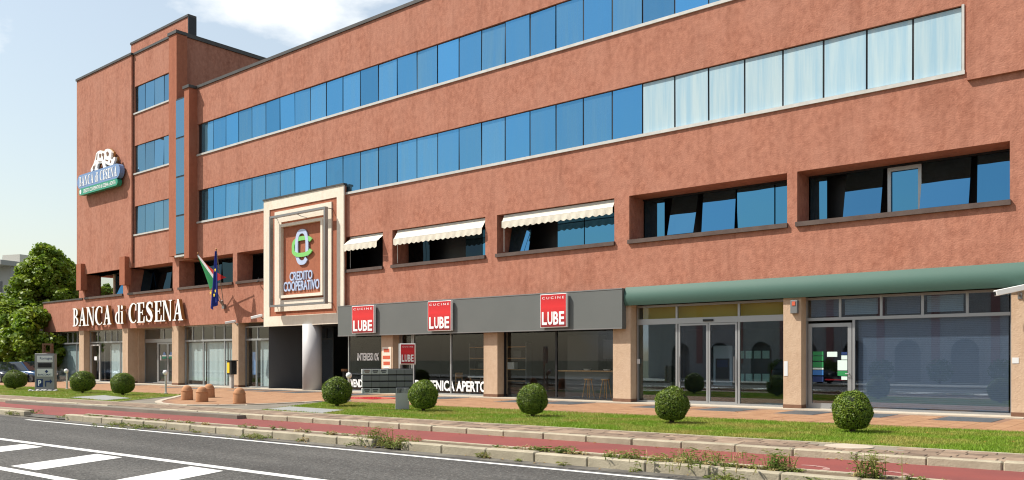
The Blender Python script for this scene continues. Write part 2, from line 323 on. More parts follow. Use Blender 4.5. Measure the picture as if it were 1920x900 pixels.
def np_mesh(name, verts, tris, m, smooth=False):
    me = bpy.data.meshes.new(name); nv = len(verts); nf, k = tris.shape
    me.vertices.add(nv); me.vertices.foreach_set('co', np.ascontiguousarray(verts, dtype=np.float32).ravel())
    me.loops.add(nf * k); me.loops.foreach_set('vertex_index', np.ascontiguousarray(tris, dtype=np.int32).ravel())
    me.polygons.add(nf); me.polygons.foreach_set('loop_start', np.arange(0, nf * k, k, dtype=np.int32)); me.polygons.foreach_set('loop_total', np.full(nf, k, dtype=np.int32))
    me.materials.append(M[m]); me.update(calc_edges=True); me.validate(); return me
def leaf_mesh(name, pos, nrm, size, m, aspect=1.0, jit=.9):
    """one quad leaf per position, facing roughly nrm"""
    n = len(pos); d = nrm + rng.normal(0, jit, (n, 3)); d /= np.linalg.norm(d, axis=1)[:, None]
    a = np.cross(d, rng.normal(0, 1, (n, 3))); a /= np.linalg.norm(a, axis=1)[:, None]; b = np.cross(d, a)
    s = size * rng.uniform(.6, 1.3, n)[:, None]
    V = np.stack([pos - a * s, pos - b * s * .55 * aspect + d * s * .1, pos + a * s, pos + b * s * .55 * aspect + d * s * .1], 1).reshape(-1, 3)
    return np_mesh(name, V, np.arange(n * 4).reshape(n, 4), m)
def font(txt, bold=0., spacing=1.):
    cu = bpy.data.curves.new('lettering', 'FONT'); cu.body = txt; cu.offset = bold; cu.space_character = spacing; cu.resolution_u = 3
    o = bpy.data.objects.new('lettering', cu); COL.objects.link(o); bpy.context.view_layer.update()
    me = bpy.data.meshes.new_from_object(o.evaluated_get(bpy.context.evaluated_depsgraph_get()))
    v = np.array([tuple(x.co) for x in me.vertices]); f = [tuple(p.vertices) for p in me.polygons]
    bpy.data.objects.remove(o); bpy.data.curves.remove(cu); bpy.data.meshes.remove(me)
    v = v[:, :2] - v[:, :2].min(0); return v / v.max(0), f
def text(mb, txt, x0, x1, z0, z1, y, depth=0, bold=0., spacing=1.):
    """letters fitted into a box on a plane facing -y; with depth they get sides"""
    v, f = font(txt, bold, spacing)
    P = [(x0 + a * (x1 - x0), y, z0 + b * (z1 - z0)) for a, b in v]
    mb.add(P, f)
    if depth:
        from collections import Counter
        e = Counter()
        for p in f:
            for i in range(len(p)): e[(p[i], p[(i + 1) % len(p)])] += 1
        Q = [(a, y + depth, c) for a, _, c in P]; n = len(P)
        mb.add(P + Q, [(b, a, a + n, b + n) for (a, b) in e if (b, a) not in e])
    return mb
# ------------------------------------------------------------------ frames
D = 25.03                                       # facade plane
A = R(2.968); CA, SA = math.cos(A), math.sin(A)
def rp(p, q, z=0.): return (p * CA - q * SA, p * SA + q * CA, z)     # road frame -> world
def strip(mb, p0, p1, q0, q1, z): return mb.quad(rp(p0, q0, z), rp(p1, q0, z), rp(p1, q1, z), rp(p0, q1, z))
def rbox(mb, p0, p1, q0, q1, z0, z1):
    c = [rp(p0, q0), rp(p1, q0), rp(p1, q1), rp(p0, q1)]
    return mb.prism_z([(a, b) for a, b, _ in c], z0, z1)
# ================================================================== SETTING
def structure(name, mb, m): return tag(mb.build(name, m), kind='structure')
structure('ground', MB().quad((-900, -900, -.26), (900, -900, -.26), (900, 900, -.26), (-900, 900, -.26)), 'earth')
mb = MB(); strip(mb, -260, 120, 0.2, 11.12, -.15); road = structure('road', mb, 'asphalt')
mb = MB(); strip(mb, -260, 120, 10.78, 11.115, -.146); mb.build('gutter', 'gutter', road)
def marking(pts, nm='road_marking'):
    mb = MB(); mb.add([rp(p, q, -.1458) for p, q in pts], [tuple(range(len(pts)))]); return mb.build(nm, 'road_paint', road)
marking([(-24.6, 10.49), (60, 10.49), (60, 10.61), (-24.6, 10.61)], 'edge_line')
marking([(-120, 10.49), (-27.6, 10.49), (-27.6, 10.61), (-120, 10.61)], 'edge_line')
marking([(-120, 7.56), (60, 7.56), (60, 7.74), (-120, 7.74)], 'centre_line')
marking([(-120, 5.50), (60, 5.50), (60, 5.68), (-120, 5.68)], 'centre_line')
for k in range(-14, 6):
    p = -13.65 + 2.86 * k + 0.0
    marking([(p - .42, 5.80), (p + .42, 5.80), (p - .15, 7.44), (p - 1.02, 7.46)], 'hatch_stripe')
mb = MB(); rbox(mb, -260, 120, 11.7, 14.25, -.3, -.12); cyc = structure('cycle_lane', mb, 'cycle_red')
# worn arrow / bicycle mark
mb = MB()
def seg(a, b, wd=.05):
    a, b = Vector(a), Vector(b); t = (b - a).normalized(); n_ = Vector((-t.y, t.x)) * wd
    mb.add([rp(*(a + n_), -.1165), rp(*(a - n_), -.1165), rp(*(b - n_), -.1165), rp(*(b + n_), -.1165)], [(0, 1, 2, 3)])
for cx_ in (-4.15, -3.05):
    for i in range(10):
        if i in (3, 4): continue
        a0, a1 = 2 * math.pi * i / 10, 2 * math.pi * (i + 1) / 10
        seg((cx_ + .36 * math.cos(a0), 12.72 + .36 * math.sin(a0)), (cx_ + .36 * math.cos(a1), 12.72 + .36 * math.sin(a1)))
mb.build('lane_marking', 'cycle_paint', cyc)
# kerb along the pavement, stone by stone
def kerb_row(name, p0, p1, q0, q1, top, bot, length, skip=(), m='kerb_stone', seed=1, low=()):
    rnd = random.Random(seed)
    mb = MB(); rbox(mb, p0, p1, q0 + .03, q1 - .02, bot - .1, top - .05); base = structure(name, mb, 'joint')
    meshes = [MB().bbox(0, length - g, 0, q1 - q0, bot - top - .05, 0, .018).mesh('kerb_stone', M[m]) for g in (.012, .02, .016)]
    p = p0; k = 0
    while p < p1 - .01:
        if not any(a < p + length / 2 < b for a, b in skip):
            x, y, _ = rp(p, q0 + rnd.uniform(-.012, .012))
            dz = -.085 if any(a < p + length / 2 < b for a, b in low) else 0
            link('kerb_stone', meshes[k % 3], base, (x, y, top + rnd.uniform(-.008, .008) + dz), (rnd.uniform(-.02, .02), rnd.uniform(-.004, .004), A + rnd.uniform(-.006, .006)))
        p += length; k += 1
    return base
kerb_row('pavement_kerb', -68, 6, 14.17, 14.36, 0.004, -.12, 1.02, low=((-27.5, -24.2),), seed=2)
GAPS = ((-26.9, -23.6), (-12.1, -10.9))
for a, b in ((-64, -26.9), (-23.6, -12.1), (-10.9, 6)):
    kerb_row('median_kerb', a, b, 11.10, 11.29, 0.0, -.15, 1.0, seed=int(-a))
    mb = MB(); rbox(mb, a, b, 11.66, 11.76, -.2, -.006); structure('edging_strip', mb, 'kerb_stone')
    mb = MB(); rbox(mb, a + .01, b - .01, 11.27, 11.68, -.2, -.02); structure('median_strip', mb, 'soil' if a > -11 else 'sett')
mb = MB(); strip(mb, -26.9, -23.6, 11.08, 11.72, -.125); strip(mb, -12.1, -10.9, 11.08, 11.72, -.125); structure('median_gap', mb, 'gutter')
# pavement of porphyry setts
mb = MB(); rbox(mb, -260, 60, 14.30, 15.56, -.3, -.012); pav = structure('pavement', mb, 'joint')
mb = MB(); rbox(mb, -100, 30, 15.56, 15.64, -.2, .004); structure('lawn_edging', mb, 'kerb_stone')
sett_me = [MB().bbox(0, lw, 0, .275, -.03, 0, .008).mesh('sett', M['sett']) for lw in (.26, .33, .41, .5)]
far = MB(); srnd = random.Random(5); ns = 0
for row in range(4):
    p = -66 + srnd.uniform(0, .4)
    while p < 3.5:
        k = srnd.randrange(4); lw = (.26, .33, .41, .5)[k]; q = 14.375 + row * .293; dz = srnd.uniform(-.004, .004)
        if p > -19.5 and ns < 299 and not (-4.9 < p < -3.5 and row > 1):
            x, y, _ = rp(p, q); link('sett', sett_me[k], pav, (x, y, dz + .002), (srnd.uniform(-.008, .008), 0, A)); ns += 1
        elif p <= -19.5 or ns >= 299: rbox(far, p, p + lw, q, q + .275, -.03, dz)
        p += lw + .018
tag(far.build('setts', 'sett', pav), kind='stuff')
mb = MB(); mb.lathe([(.0, -.02), (.40, -.02), (.40, .004), (.36, .008), (0, .006)], (*rp(-4.15, 15.2)[:2], 0), 24); tag(mb.build('manhole_cover', 'pale_stone'), 'round pale manhole cover let into the setts', 'manhole')
# drive between the two lawns
mb = MB(); mb.prism_z([(-34.5, 12.0), (-20.5, 12.85), (-20.5, 19.6), (-34.5, 19.6)], -.3, -.02); structure('driveway', mb, 'drive')
# lawns
LAWN_R = [(-22.0, 14.50), rp(8, 15.64)[:2], rp(8, 20.35)[:2], (-24.6, 19.1)]
LAWN_L = [(-72, 11.9), (-30.2, 14.05), (-32.7, 17.2), (-33.6, 18.7), (-72, 18.7)]
structure('lawn', MB().prism_z(LAWN_R, -.3, -.004), 'turf'); structure('lawn', MB().prism_z(LAWN_L, -.3, -.004), 'turf')
SLABS = [[(-34.9, 14.45), (-31.4, 14.25), (-32.15, 15.6), (-35.8, 16.2)], [(-22.0, 14.75), (-19.2, 14.72), (-19.85, 16.0), (-22.7, 16.1)]]
for s_ in SLABS: structure('concrete_slab', MB().prism_z(s_, -.1, .012), 'concrete')
# plaza with tiles, slate inlays and a pale threshold
APRON = [(-33.6, 18.7), (-32.7, 17.9), (-31.6, 17.1), (-30.5, 16.2), (-29.2, 15.25), (-28.1, 14.75), (-27.0, 14.6), (-26.2, 14.75), (-25.5, 15.3), (-25.1, 16.0), (-24.95, 17), (-25.0, 18.2), (-25.2, 19.1)]
PL = [(-90, 18.7)] + APRON + [rp(8.0, 20.35)[:2], (7, 29.5), (-90, 29.5)]
plaza = structure('plaza', MB().prism_z(PL, -.3, -.006), 'terracotta_joint')
def inside(pt, poly):
    x, y = pt; c = False; j = len(poly) - 1
    for i in range(len(poly)):
        xi, yi = poly[i]; xj, yj = poly[j]
        if (yi > y) != (yj > y) and x < (xj - xi) * (y - yi) / (yj - yi) + xi: c = not c
        j = i
    return c
SLATES = []
for (x0, x1) in ((-5.5, -4.2), (-7.75, -6.75), (-9.6, -8.5), (-12.0, -10.75), (-14.2, -13.0), (-18.2, -16.7), (-20.0, -18.6), (-24.0, -22.7), (-26.2, -25.0), (-29.2, -27.9), (-33.2, -31.8), (-35.4, -34.2), (-37.4, -36.2), (-41.4, -40), (-44, -42.8), (-49.5, -48), (-54.8, -53.5)):
    SLATES.append((x0, x1, 22.85, 24.5))
tm = MB(); T = .40; trnd = random.Random(3)
for i in range(int(80 / T)):
    for j in range(int(10.5 / T)):
        x = -78 + i * T; y = 14.4 + j * T; c = (x + T / 2, y + T / 2)
        if y + T > 24.62 or x > 6: continue
        if not (inside(c, PL) and all(inside(q_, PL) for q_ in ((x, y), (x + T, y), (x, y + T), (x + T, y + T)))): continue
        if any(a < x + T and b > x and e < y + T and g > y for a, b, e, g in SLATES): continue
        z = trnd.uniform(-.0015, .0015); tm.box(x + .005, x + T - .005, y + .005, y + T - .005, -.03, z)
tag(tm.build('paving_tiles', 'terracotta_tile', plaza), kind='stuff')
for a, b, e, g in SLATES: MB().bbox(a, b, e, g, -.03, .003, .004).build('slate_slab', 'slate', plaza)
mb = MB(); mb.box(-64.8, -31.3, 24.63, 25.6, -.1, .03); mb.box(-31.3, 6, 24.63, 25.6, -.1, .03); mb.build('threshold', 'pale_stone', plaza)
# pale curved edging of the apron
mb = MB()
for (a, b) in zip(APRON[:-1], APRON[1:]):
    a, b = Vector(a), Vector(b); t = (b - a).normalized(); n_ = Vector((t.y, -t.x)) * .22
    mb.prism_z([tuple(a), tuple(a + n_), tuple(b + n_), tuple(b)], -.1, .008)
tag(mb.build('apron_edging', 'pale_stone'), kind='structure')
# opposite side of the street (behind the camera; seen mirrored in the shop glass)
mb = MB(); rbox(mb, -120, 60, -7.0, -.0, -.3, 0); structure('far_pavement', mb, 'concrete')
mb = MB(); rbox(mb, -120, 60, 0.0, .22, -.3, .0); structure('far_kerb', mb, 'kerb_stone')
# ---- grass blades
def blades(poly, dens, hmin, hmax, holes=(), wd=.006):
    xs = [p[0] for p in poly]; ys = [p[1] for p in poly]; ar = (max(xs) - min(xs)) * (max(ys) - min(ys)); n = int(ar * dens)
    P = np.column_stack([rng.uniform(min(xs), max(xs), n), rng.uniform(min(ys), max(ys), n)])
    def ins(P, poly):
        c = np.zeros(len(P), bool); j = len(poly) - 1
        for i in range(len(poly)):
            xi, yi = poly[i]; xj, yj = poly[j]
            if yi != yj: c ^= ((yi > P[:, 1]) != (yj > P[:, 1])) & (P[:, 0] < (xj - xi) * (P[:, 1] - yi) / (yj - yi) + xi)
            j = i
        return c
    k = ins(P, poly)
    for h in holes: k &= ~ins(P, h)
    P = P[k]; n = len(P); a = rng.uniform(0, 2 * np.pi, n); h = rng.uniform(hmin, hmax, n)
    ln = rng.normal(0, .45, (n, 2)) * h[:, None]; wv = np.column_stack([np.cos(a), np.sin(a)]) * wd
    z0 = np.full((n, 1), -.006)
    return np.stack([np.hstack([P - wv, z0]), np.hstack([P + wv, z0]), np.hstack([P + ln, h[:, None]])], 1).reshape(-1, 3)
NEAR_R = [(-12, rp(-11.5, 15.66)[1]), rp(6, 15.66)[:2], rp(6, 20.3)[:2], (-12, rp(-11, 20.3)[1])]
FAR_R = [(-21.9, 14.55), NEAR_R[0], NEAR_R[3], (-24.5, 19.05)]
for poly, dn, hh, hl, lb in ((NEAR_R, 1500, .05, (), 'short clipped grass of the lawn before the bank door'), (FAR_R, 800, .055, (SLABS[1],), 'short bright grass of the lawn before the kitchen shop'), ([(-60, rp(-59, 15.66)[1]), (-30.4, 14.15), (-32.8, 17.2), (-33.7, 18.65), (-60, 18.65)], 350, .06, (SLABS[0],), 'short grass of the lawn round the pillar sign')):
    V = blades(poly, dn, .02, hh, hl, .008); me = np_mesh('grass', V, np.arange(len(V)).reshape(-1, 3), 'grass_blade'); tag(link('grass', me), lb, 'grass', kind='stuff')
# ---- weeds of the median
def weed_geo(n, spread, h, dry=False, leafy=True):
    V = []; F = []
    for _ in range(n):
        x, y = rng.normal(0, spread, 2); a = rng.uniform(0, 2 * math.pi); hh = h * rng.uniform(.4, 1.1); lx, ly = rng.normal(0, .35, 2) * hh; wd = .005 if dry else .008
        c, s_ = math.cos(a) * wd, math.sin(a) * wd; k = len(V)
        V += [(x - c, y - s_, 0), (x + c, y + s_, 0), (x + lx * .4 + c * .8, y + ly * .4 + s_ * .8, hh * .6), (x + lx * .4 - c * .8, y + ly * .4 - s_ * .8, hh * .6), (x + lx, y + ly, hh)]
        F += [(k, k + 1, k + 2, k + 3), (k + 3, k + 2, k + 4)]
        if leafy:
            for t in np.linspace(.15, .95, 5):
                k = len(V); a = rng.uniform(0, 2 * math.pi); r_ = rng.uniform(.02, .055); px_, py_, pz = x + lx * t * .8, y + ly * t * .8, hh * t
                c, s_ = math.cos(a), math.sin(a)
                V += [(px_, py_, pz), (px_ + c * r_ - s_ * r_ * .35, py_ + s_ * r_ + c * r_ * .35, pz + .01), (px_ + c * r_ * 2, py_ + s_ * r_ * 2, pz - .004), (px_ + c * r_ + s_ * r_ * .35, py_ + s_ * r_ - c * r_ * .35, pz + .012)]; F += [(k, k + 1, k + 2, k + 3)]
    return V, F
def weed(p, q, z, label, n, spread, h, dry=0, group=None):
    h *= .8
    x, y, _ = rp(p, q); t = thing('weed_plant', label, 'weed', (x, y, z), 0, group)
    if n: V, F = weed_geo(n, spread, h); MB().add(V, F).build('foliage', 'weed_green', t)['kind'] = 'stuff'
    if dry: V, F = weed_geo(dry, spread * 1.2, h * 1.15, True, False); MB().add(V, F).build('dry_stalks', 'weed_dry', t)['kind'] = 'stuff'
    return t
weed(-11.75, 11.32, -.12, 'tall green weed clump at the left end of the median gap', 60, .17, .42, 14)
weed(-11.25, 11.3, -.12, 'broad weed clump in the middle of the median gap', 70, .22, .22, 10)
weed(-10.95, 11.25, -.12, 'yellowing weed clump at the right kerb of the median gap', 40, .13, .30, 20)
weed(-2.85, 11.5, -.02, 'tall slender weed beside the worn lane marking', 46, .10, .42, 4)
weed(-4.05, 11.52, -.02, 'bushy upright weed left of the worn lane marking', 40, .09, .34, 4)
weed(-5.2, 11.5, -.02, 'large clump of dry grass and weeds on the median', 90, .42, .22, 70)
weed(-6.4, 11.46, -.02, 'leafy weed before the median dry grass clump', 34, .12, .17, 8)
weed(-7.6, 11.5, -.02, 'dark leafy weed on the median soil', 24, .08, .13, 0)
weed(-8.1, 11.5, -.02, 'small round weed on the median soil', 20, .06, .10, 0)
weed(-3.4, 10.98, -.14, 'weed clump growing from the gutter below the tall weeds', 40, .16, .14, 12)
weed(-4.6, 11.0, -.14, 'low weed hanging over the gutter joint', 26, .12, .11, 10)
weed(-14.9, 11.03, -.14, 'green tuft in the gutter of the long median', 50, .17, .11, 3)
weed(-19.3, 11.03, -.14, 'wide green tuft in the gutter near the left crossing', 60, .3, .09, 8)
weed(-20.4, 11.03, -.14, 'yellow green tuft in the gutter near the left crossing', 60, .3, .09, 12)
weed(-23.8, 11.35, -.10, 'grass tuft at the left end of the long median', 50, .16, .10, 6)
weed(-26.6, 11.35, -.10, 'grass tuft at the right end of the far left median', 60, .25, .09, 3)
weed(-8.9, 11.03, -.14, 'small dry weed in the gutter right of the gap', 14, .06, .12, 14)
weed(-16.6, 11.75, -.10, 'grass tuft between median and cycle lane', 40, .2, .08, 4)
mbg = MB(); mbd = MB()
for _ in range(150):
    p = random.choice([random.uniform(-9, 4), random.uniform(-7.5, 4), random.uniform(-23, -12)]); q = random.choice([11.05, 11.5, 11.55, 11.45, 11.4]) + random.gauss(0, .05); x, y, _ = rp(p, q)
    V, F = weed_geo(random.randint(2, 5), .04, random.uniform(.03, .09), False, True); (mbg if random.random() < .6 else mbd).add([(a + x, b + y, c + (-.145 if q < 11.12 else -.02)) for a, b, c in V], F)
tag(mbg.build('low_weeds', 'weed_green'), 'low green weeds scattered along the median', 'weeds', kind='stuff'); tag(mbd.build('dry_weeds', 'weed_dry'), 'straw coloured dry weeds scattered along the median', 'weeds', kind='stuff')
mb = MB()
for _ in range(190):
    zone = random.random()
    if zone < .35: x, y, z = *rp(random.uniform(-20, 2), random.uniform(15.8, 20.2))[:2], .045
    elif zone < .6: x, y, z = *rp(random.uniform(-24, 2), random.uniform(13.95, 14.15))[:2], -.112
    elif zone < .85: x, y, z = *rp(random.uniform(-24, 2), random.uniform(10.85, 11.08))[:2], -.138
    else: x, y, z = random.uniform(-32, -3), random.uniform(20.6, 24.5), .008
    a = random.uniform(0, 6.28); s_ = random.uniform(.02, .045); c_, d_ = math.cos(a) * s_, math.sin(a) * s_
    mb.add([(x - c_, y - d_, z), (x + d_ * .6, y - c_ * .6, z + .012), (x + c_, y + d_, z + .004), (x - d_ * .6, y + c_ * .6, z + .012)], [(0, 1, 2, 3)])
tag(mb.build('fallen_leaves', 'fallen_leaf'), 'dry fallen leaves scattered on lawn and gutter', 'leaves', kind='stuff')
# ================================================================== OFFICE BUILDING
B = thing('office_building', 'long terracotta rendered office building with blue window bands and corner tower', 'building', (-30, D, 0))
def part(name, mb, m, parent=None, smooth=False): return mb.build(name, m, parent or B, world=True, smooth=smooth)
def wall_mesh(mb, x0, x1, z0, z1, holes, y, dep):
    xs = sorted({x0, x1} | {h[i] for h in holes for i in (0, 1)}); zs = sorted({z0, z1} | {h[i] for h in holes for i in (2, 3)})
    for a, b in zip(xs[:-1], xs[1:]):
        for c, d in zip(zs[:-1], zs[1:]):
            if any(h[0] <= (a + b) / 2 <= h[1] and h[2] <= (c + d) / 2 <= h[3] for h in holes): continue
            mb.quad((a, y, c), (b, y, c), (b, y, d), (a, y, d))
    for h in holes:
        a, b, c, d = h[:4]; e = h[4] if len(h) > 4 else dep
        mb.quad((a, y, c), (a, y, d), (a, y + e, d), (a, y + e, c)); mb.quad((b, y, c), (b, y + e, c), (b, y + e, d), (b, y, d))
        mb.quad((a, y, d), (b, y, d), (b, y + e, d), (a, y + e, d)); mb.quad((a, y, c), (a, y + e, c), (b, y + e, c), (b, y, c))
    return mb
F1 = [(-9.77, -4.18), (-15.67, -10.08), (-21.72, -16.28), (-27.77, -22.33), (-33.8, -28.39), (-39.91, -34.4), (-45.89, -40.32), (-51.93, -46.61), (-58.05, -52.7)]
FZ0, FZ1 = 5.62, 7.15
holes = [(a, b, FZ0, FZ1, .95) for a, b in F1] + [(-3.6, 1.9, FZ0, FZ1, .95)]
part('wall', wall_mesh(MB(), -59.0, 5.0, 3.43, 7.4, holes, D, .95), 'stucco')
part('wall', wall_mesh(MB(), -43.9, 5.0, 7.4, 16.65, [(-43.88, -5.26, 9.19, 10.95, .14), (-43.88, -5.26, 12.95, 14.64, .14)], D, .14), 'stucco')
mb = MB(); mb.box(-64.8, -59.0, D, D + 9, 3.43, 5.52); part('terrace_wall', mb, 'stucco')
part('coping', MB().box(-64.86, -58.4, D - .05, D + .35, 5.52, 5.62), 'coping_metal')
# soffit over the ground floor
part('soffit', MB().quad((-64.8, D, 3.432), (5, D, 3.432), (5, D + 1.4, 3.432), (-64.8, D + 1.4, 3.432)), 'stucco_pillar')
# right projecting block
mb = MB(); mb.box(-5.16, 5.0, D - .1, D - .002, 8.9, 18.0); part('projecting_block', mb, 'stucco')
# main volume: roof, back, right side, first-floor slab
mb = MB(); mb.quad((-43.9, D + .02, 16.3), (5, D + .02, 16.3), (5, D + 16, 16.3), (-43.9, D + 16, 16.3)); part('roof', mb, 'coping_metal')
mb = MB(); mb.quad((5, D, 0), (5, D + 16, 0), (5, D + 16, 16.65), (5, D, 16.65)); mb.quad((5, D + 16, 0), (-59, D + 16, 0), (-59, D + 16, 16.65), (5, D + 16, 16.65)); part('rear_wall', mb, 'stucco')
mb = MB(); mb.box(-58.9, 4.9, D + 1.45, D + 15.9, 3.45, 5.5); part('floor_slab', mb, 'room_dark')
part('coping', MB().box(-43.9, 5, D - .06, D + .35, 16.65, 16.80), 'coping_metal')
# tower
TW = [(-51.2, -46.55, 16.62, 18.25), (-51.2, -46.6, 12.92, 14.62), (-51.2, -46.65, 9.17, 10.9)]
part('tower_wall', wall_mesh(MB(), -51.32, -46.0, 7.4, 20.2, TW, D, .12), 'stucco')
mb = MB(); mb.box(-59.0, -51.32, D - .14, D + 14, 7.15, 20.2)
part('tower_wall', mb, 'stucco')
mb = MB(); mb.quad((-46.0, D, 7.2), (-46.0, D + 14, 7.2), (-46.0, D + 14, 20.2), (-46.0, D, 20.2)); mb.quad((-51.3, D + .3, 20.0), (-46, D + .3, 20.0), (-46, D + 14, 20.0), (-51.3, D + 14, 20.0)); part('tower_side_wall', mb, 'stucco')
part('coping', MB().box(-59.06, -51.27, D - .2, D + .3, 20.2, 20.34), 'coping_metal'); part('coping', MB().box(-51.26, -46.5, D - .06, D + .3, 20.2, 20.34), 'coping_metal')
part('coping', MB().box(-46.2, -45.92, D + .31, D + 14, 20.19, 20.42), 'coping_metal')
part('tower_pier', MB().box(-46.49, -45.62, D - .3, D + .35, 7.42, 20.1), 'stucco_red'); part('coping', MB().box(-46.55, -45.56, D - .36, D + .30, 20.1, 20.28), 'coping_metal')
part('facade_pier', MB().box(-44.42, -43.9, D - .5, D + .3, 7.15, 16.6), 'stucco_red'); part('coping', MB().box(-44.5, -43.84, D - .56, D - .065, 16.6, 16.76), 'coping_metal')
for a in (-58.42, -52.3): part('stub_pier', MB().box(a, a + .68, D - .42, D - .003, 6.1, 7.84), 'stucco_red')
mb = MB(); mb.quad((-46, D + .6, 7.2), (-43.9, D + .6, 7.2), (-43.9, D + .6, 16.65), (-46, D + .6, 16.65)); mb.quad((-46, D, 7.2), (-43.9, D, 7.2), (-43.9, D + .6, 7.2), (-46, D + .6, 7.2)); part('slot_wall', mb, 'stucco')
sl_ = part('slit_window', MB().box(-45.615, -44.43, D - .33, D - .27, 7.42, 16.3), 'dark_frame')
for k in range(4):
    z = 7.5 + k * 2.2; part('pane', MB().box(-45.60, -44.5, D - .35, D - .334, z, z + 2.1), 'glass_tower', sl_)
part('slit_sill', MB().box(-45.615, -44.43, D - .42, D + .06, 7.30, 7.40), 'white_metal')
mb = MB(); mb.box(-54.75, -47.55, D + 1.5, D + 1.95, 19.9, 22.1); pent = part('roof_screen', mb, 'stucco'); part('coping', MB().box(-54.8, -47.5, D + 1.45, D + 2.0, 22.1, 22.24), 'coping_metal', pent); part('end_plate', MB().box(-47.549, -47.48, D + 1.46, D + 1.99, 19.9, 22.1), 'dark_frame', pent)
for a in (-46.01,): part('joint', MB().box(-51.318, -51.25, D - .012, D + .05, 7.42, 20.19), 'dark_frame')  # dark strip standing in for the shadow line beside the projecting slab
# ---- glazed bands
def band(x0, x1, z0, z1, n, pw, right, y, pale_from=None, glass='glass_blue'):
    fr = part('window_band', MB().box(x0 + .012, x1 - .012, y + .045, y + .062, z0 + .01, z1 - .01), 'dark_frame')
    for k in range(n):
        b = right - k * pw; a = b - pw
        if a < x0: a = x0 + .05
        m = 'glass_pale' if pale_from is not None and k < pale_from else glass
        o = MB().box(a + .028 - (a + b) / 2, b - .028 - (a + b) / 2, -.006, .006, -(z1 - z0) / 2 + .045, (z1 - z0) / 2 - .03).build('pane', m, fr)
        o.location = Vector(((a + b) / 2, y + .03, (z0 + z1) / 2)) - origin(fr); o.rotation_euler = (random.gauss(0, .006), 0, random.gauss(0, .008))
    return fr
b3 = band(-43.88, -5.26, 9.19, 10.95, 31, 1.235, -5.3, D + .05, 8); b4 = band(-43.88, -5.26, 12.95, 14.64, 31, 1.235, -5.3, D + .05)
for bb, z in ((b3, 9.19), (b4, 12.95)): part('sill', MB().box(-43.95, -5.22, D - .055, D + .11, z - .10, z + .004), 'white_metal', bb)
part('end_frame', MB().box(-5.30, -5.235, D - .03, D + .1, 9.2, 10.96), 'white_metal', b3)
for a, b, c, d in TW:
    tb = band(a, b, c, d, 4, (b - a - .12) / 4, b - .02, D + .04, None, 'glass_tower'); part('sill', MB().box(a - .1, b + .02, D - .055, D + .1, c - .09, c + .004), 'white_metal', tb)
# ---- first-floor windows
def f1_window(x0, x1, panes, back=True):
    y = D + .92
    mb = MB(); mb.box(x0 + .005, x1 - .005, y, y + .06, FZ0 + .005, FZ0 + .06); mb.box(x0 + .005, x1 - .005, y, y + .06, FZ1 - .06, FZ1 - .005)
    if back: mb.quad((x0, y + .6, FZ0), (x1, y + .6, FZ0), (x1, y + .6, FZ1), (x0, y + .6, FZ1)); mb.quad((x0, y, FZ1 - .01), (x1, y, FZ1 - .01), (x1, y + .6, FZ1 - .01), (x0, y + .6, FZ1 - .01)); mb.quad((x0, y, FZ0 + .01), (x1, y, FZ0 + .01), (x1, y + .6, FZ0 + .01), (x0, y + .6, FZ0 + .01))
    fr = part('window', mb, 'dark_frame')
    part('sill', MB().box(x0 - .03, x1 + .03, D - .09, D + .25, FZ0 - .13, FZ0 + .006), 'brown_sill', fr)
    x = x0 + .03
    tot = sum(w_ for w_, *_ in panes); sc = (x1 - x0 - .06) / tot
    for w_, kind, ang in panes:
        a, b = x, x + w_ * sc; x = b; h = FZ1 - FZ0 - .14
        m = {'g': 'glass_dark', 's': 'glass_dark_reflection', 'd': 'dark_frame', 'c': 'glass_shop', 'w': 'glass_dark'}[kind]
        if kind == 'd': continue
        o = MB().box(-(b - a) / 2 + .02, (b - a) / 2 - .02, -.012, .012, -h, 0).build('pane', m, fr)
        o.location = Vector(((a + b) / 2, y + .03, FZ1 - .07)) - origin(fr); o.rotation_euler = (-R(ang), 0, random.gauss(0, .006))
        if kind == 'w':
            mb = MB(); i = .0
            mb.box(a + .0, a + .09, y - .06, y + .0, FZ0 + .07, FZ1 - .09); mb.box(b - .09, b, y - .06, y, FZ0 + .07, FZ1 - .09); mb.box(a + .09, b - .09, y - .06, y, FZ1 - .2, FZ1 - .09); mb.box(a + .09, b - .09, y - .06, y, FZ0 + .07, FZ0 + .14); part('casement', mb, 'aluminium', fr)
    return fr
f1_window(*F1[0], [(.6, 'g', 0), (.6, 'd', 0), (1.2, 'g', 14), (.12, 'd', 0), (1.0, 'w', 0), (1.4, 'g', 15), (.12, 'd', 0), (1.0, 'g', 4)])
f1_window(*F1[1], [(.9, 'g', 0), (.3, 'd', 0), (1.1, 'g', 16), (.15, 'd', 0), (1.3, 'g', 6), (1.4, 'g', 0), (.8, 'g', 0)])
f1_window(*F1[2], [(1, 'g', 12), (1.1, 'd', 0), (1.2, 'g', 0), (1.3, 'g', 0), (.5, 'g', 0)])
f1_window(*F1[3], [(1.4, 's', 0), (.6, 'd', 0), (1.6, 'd', 0), (1, 's', 0), (1, 'g', 0)])
f1_window(*F1[4], [(1.4, 'g', 0), (1.4, 'g', 0), (1.4, 'd', 0), (1, 'd', 0)])
f1_window(*F1[5], [(1.4, 's', 3), (1.4, 's', 0), (1.4, 's', 0)])
f1_window(*F1[6], [(1.4, 's', 0), (.2, 'd', 0), (1.4, 's', 4), (1.4, 's', 0), (1.2, 's', 0)])
f1_window(*F1[7], [(1.1, 'g', 10), (.5, 's', 0), (1.6, 's', 6), (1.6, 's', 0)])
f1_window(*F1[8], [(2.2, 'c', 0), (.8, 'g', 0), (1.1, 'g', 12), (1, 'g', 0)], back=False)
f1_window(-3.6, 1.9, [(1.4, 'g', 0)] * 4)
mb = MB(); mb.box(-55.9, -55.72, D + .86, D + 1.1, 5.63, 7.1); part('corner_post', mb, 'stucco_pillar')
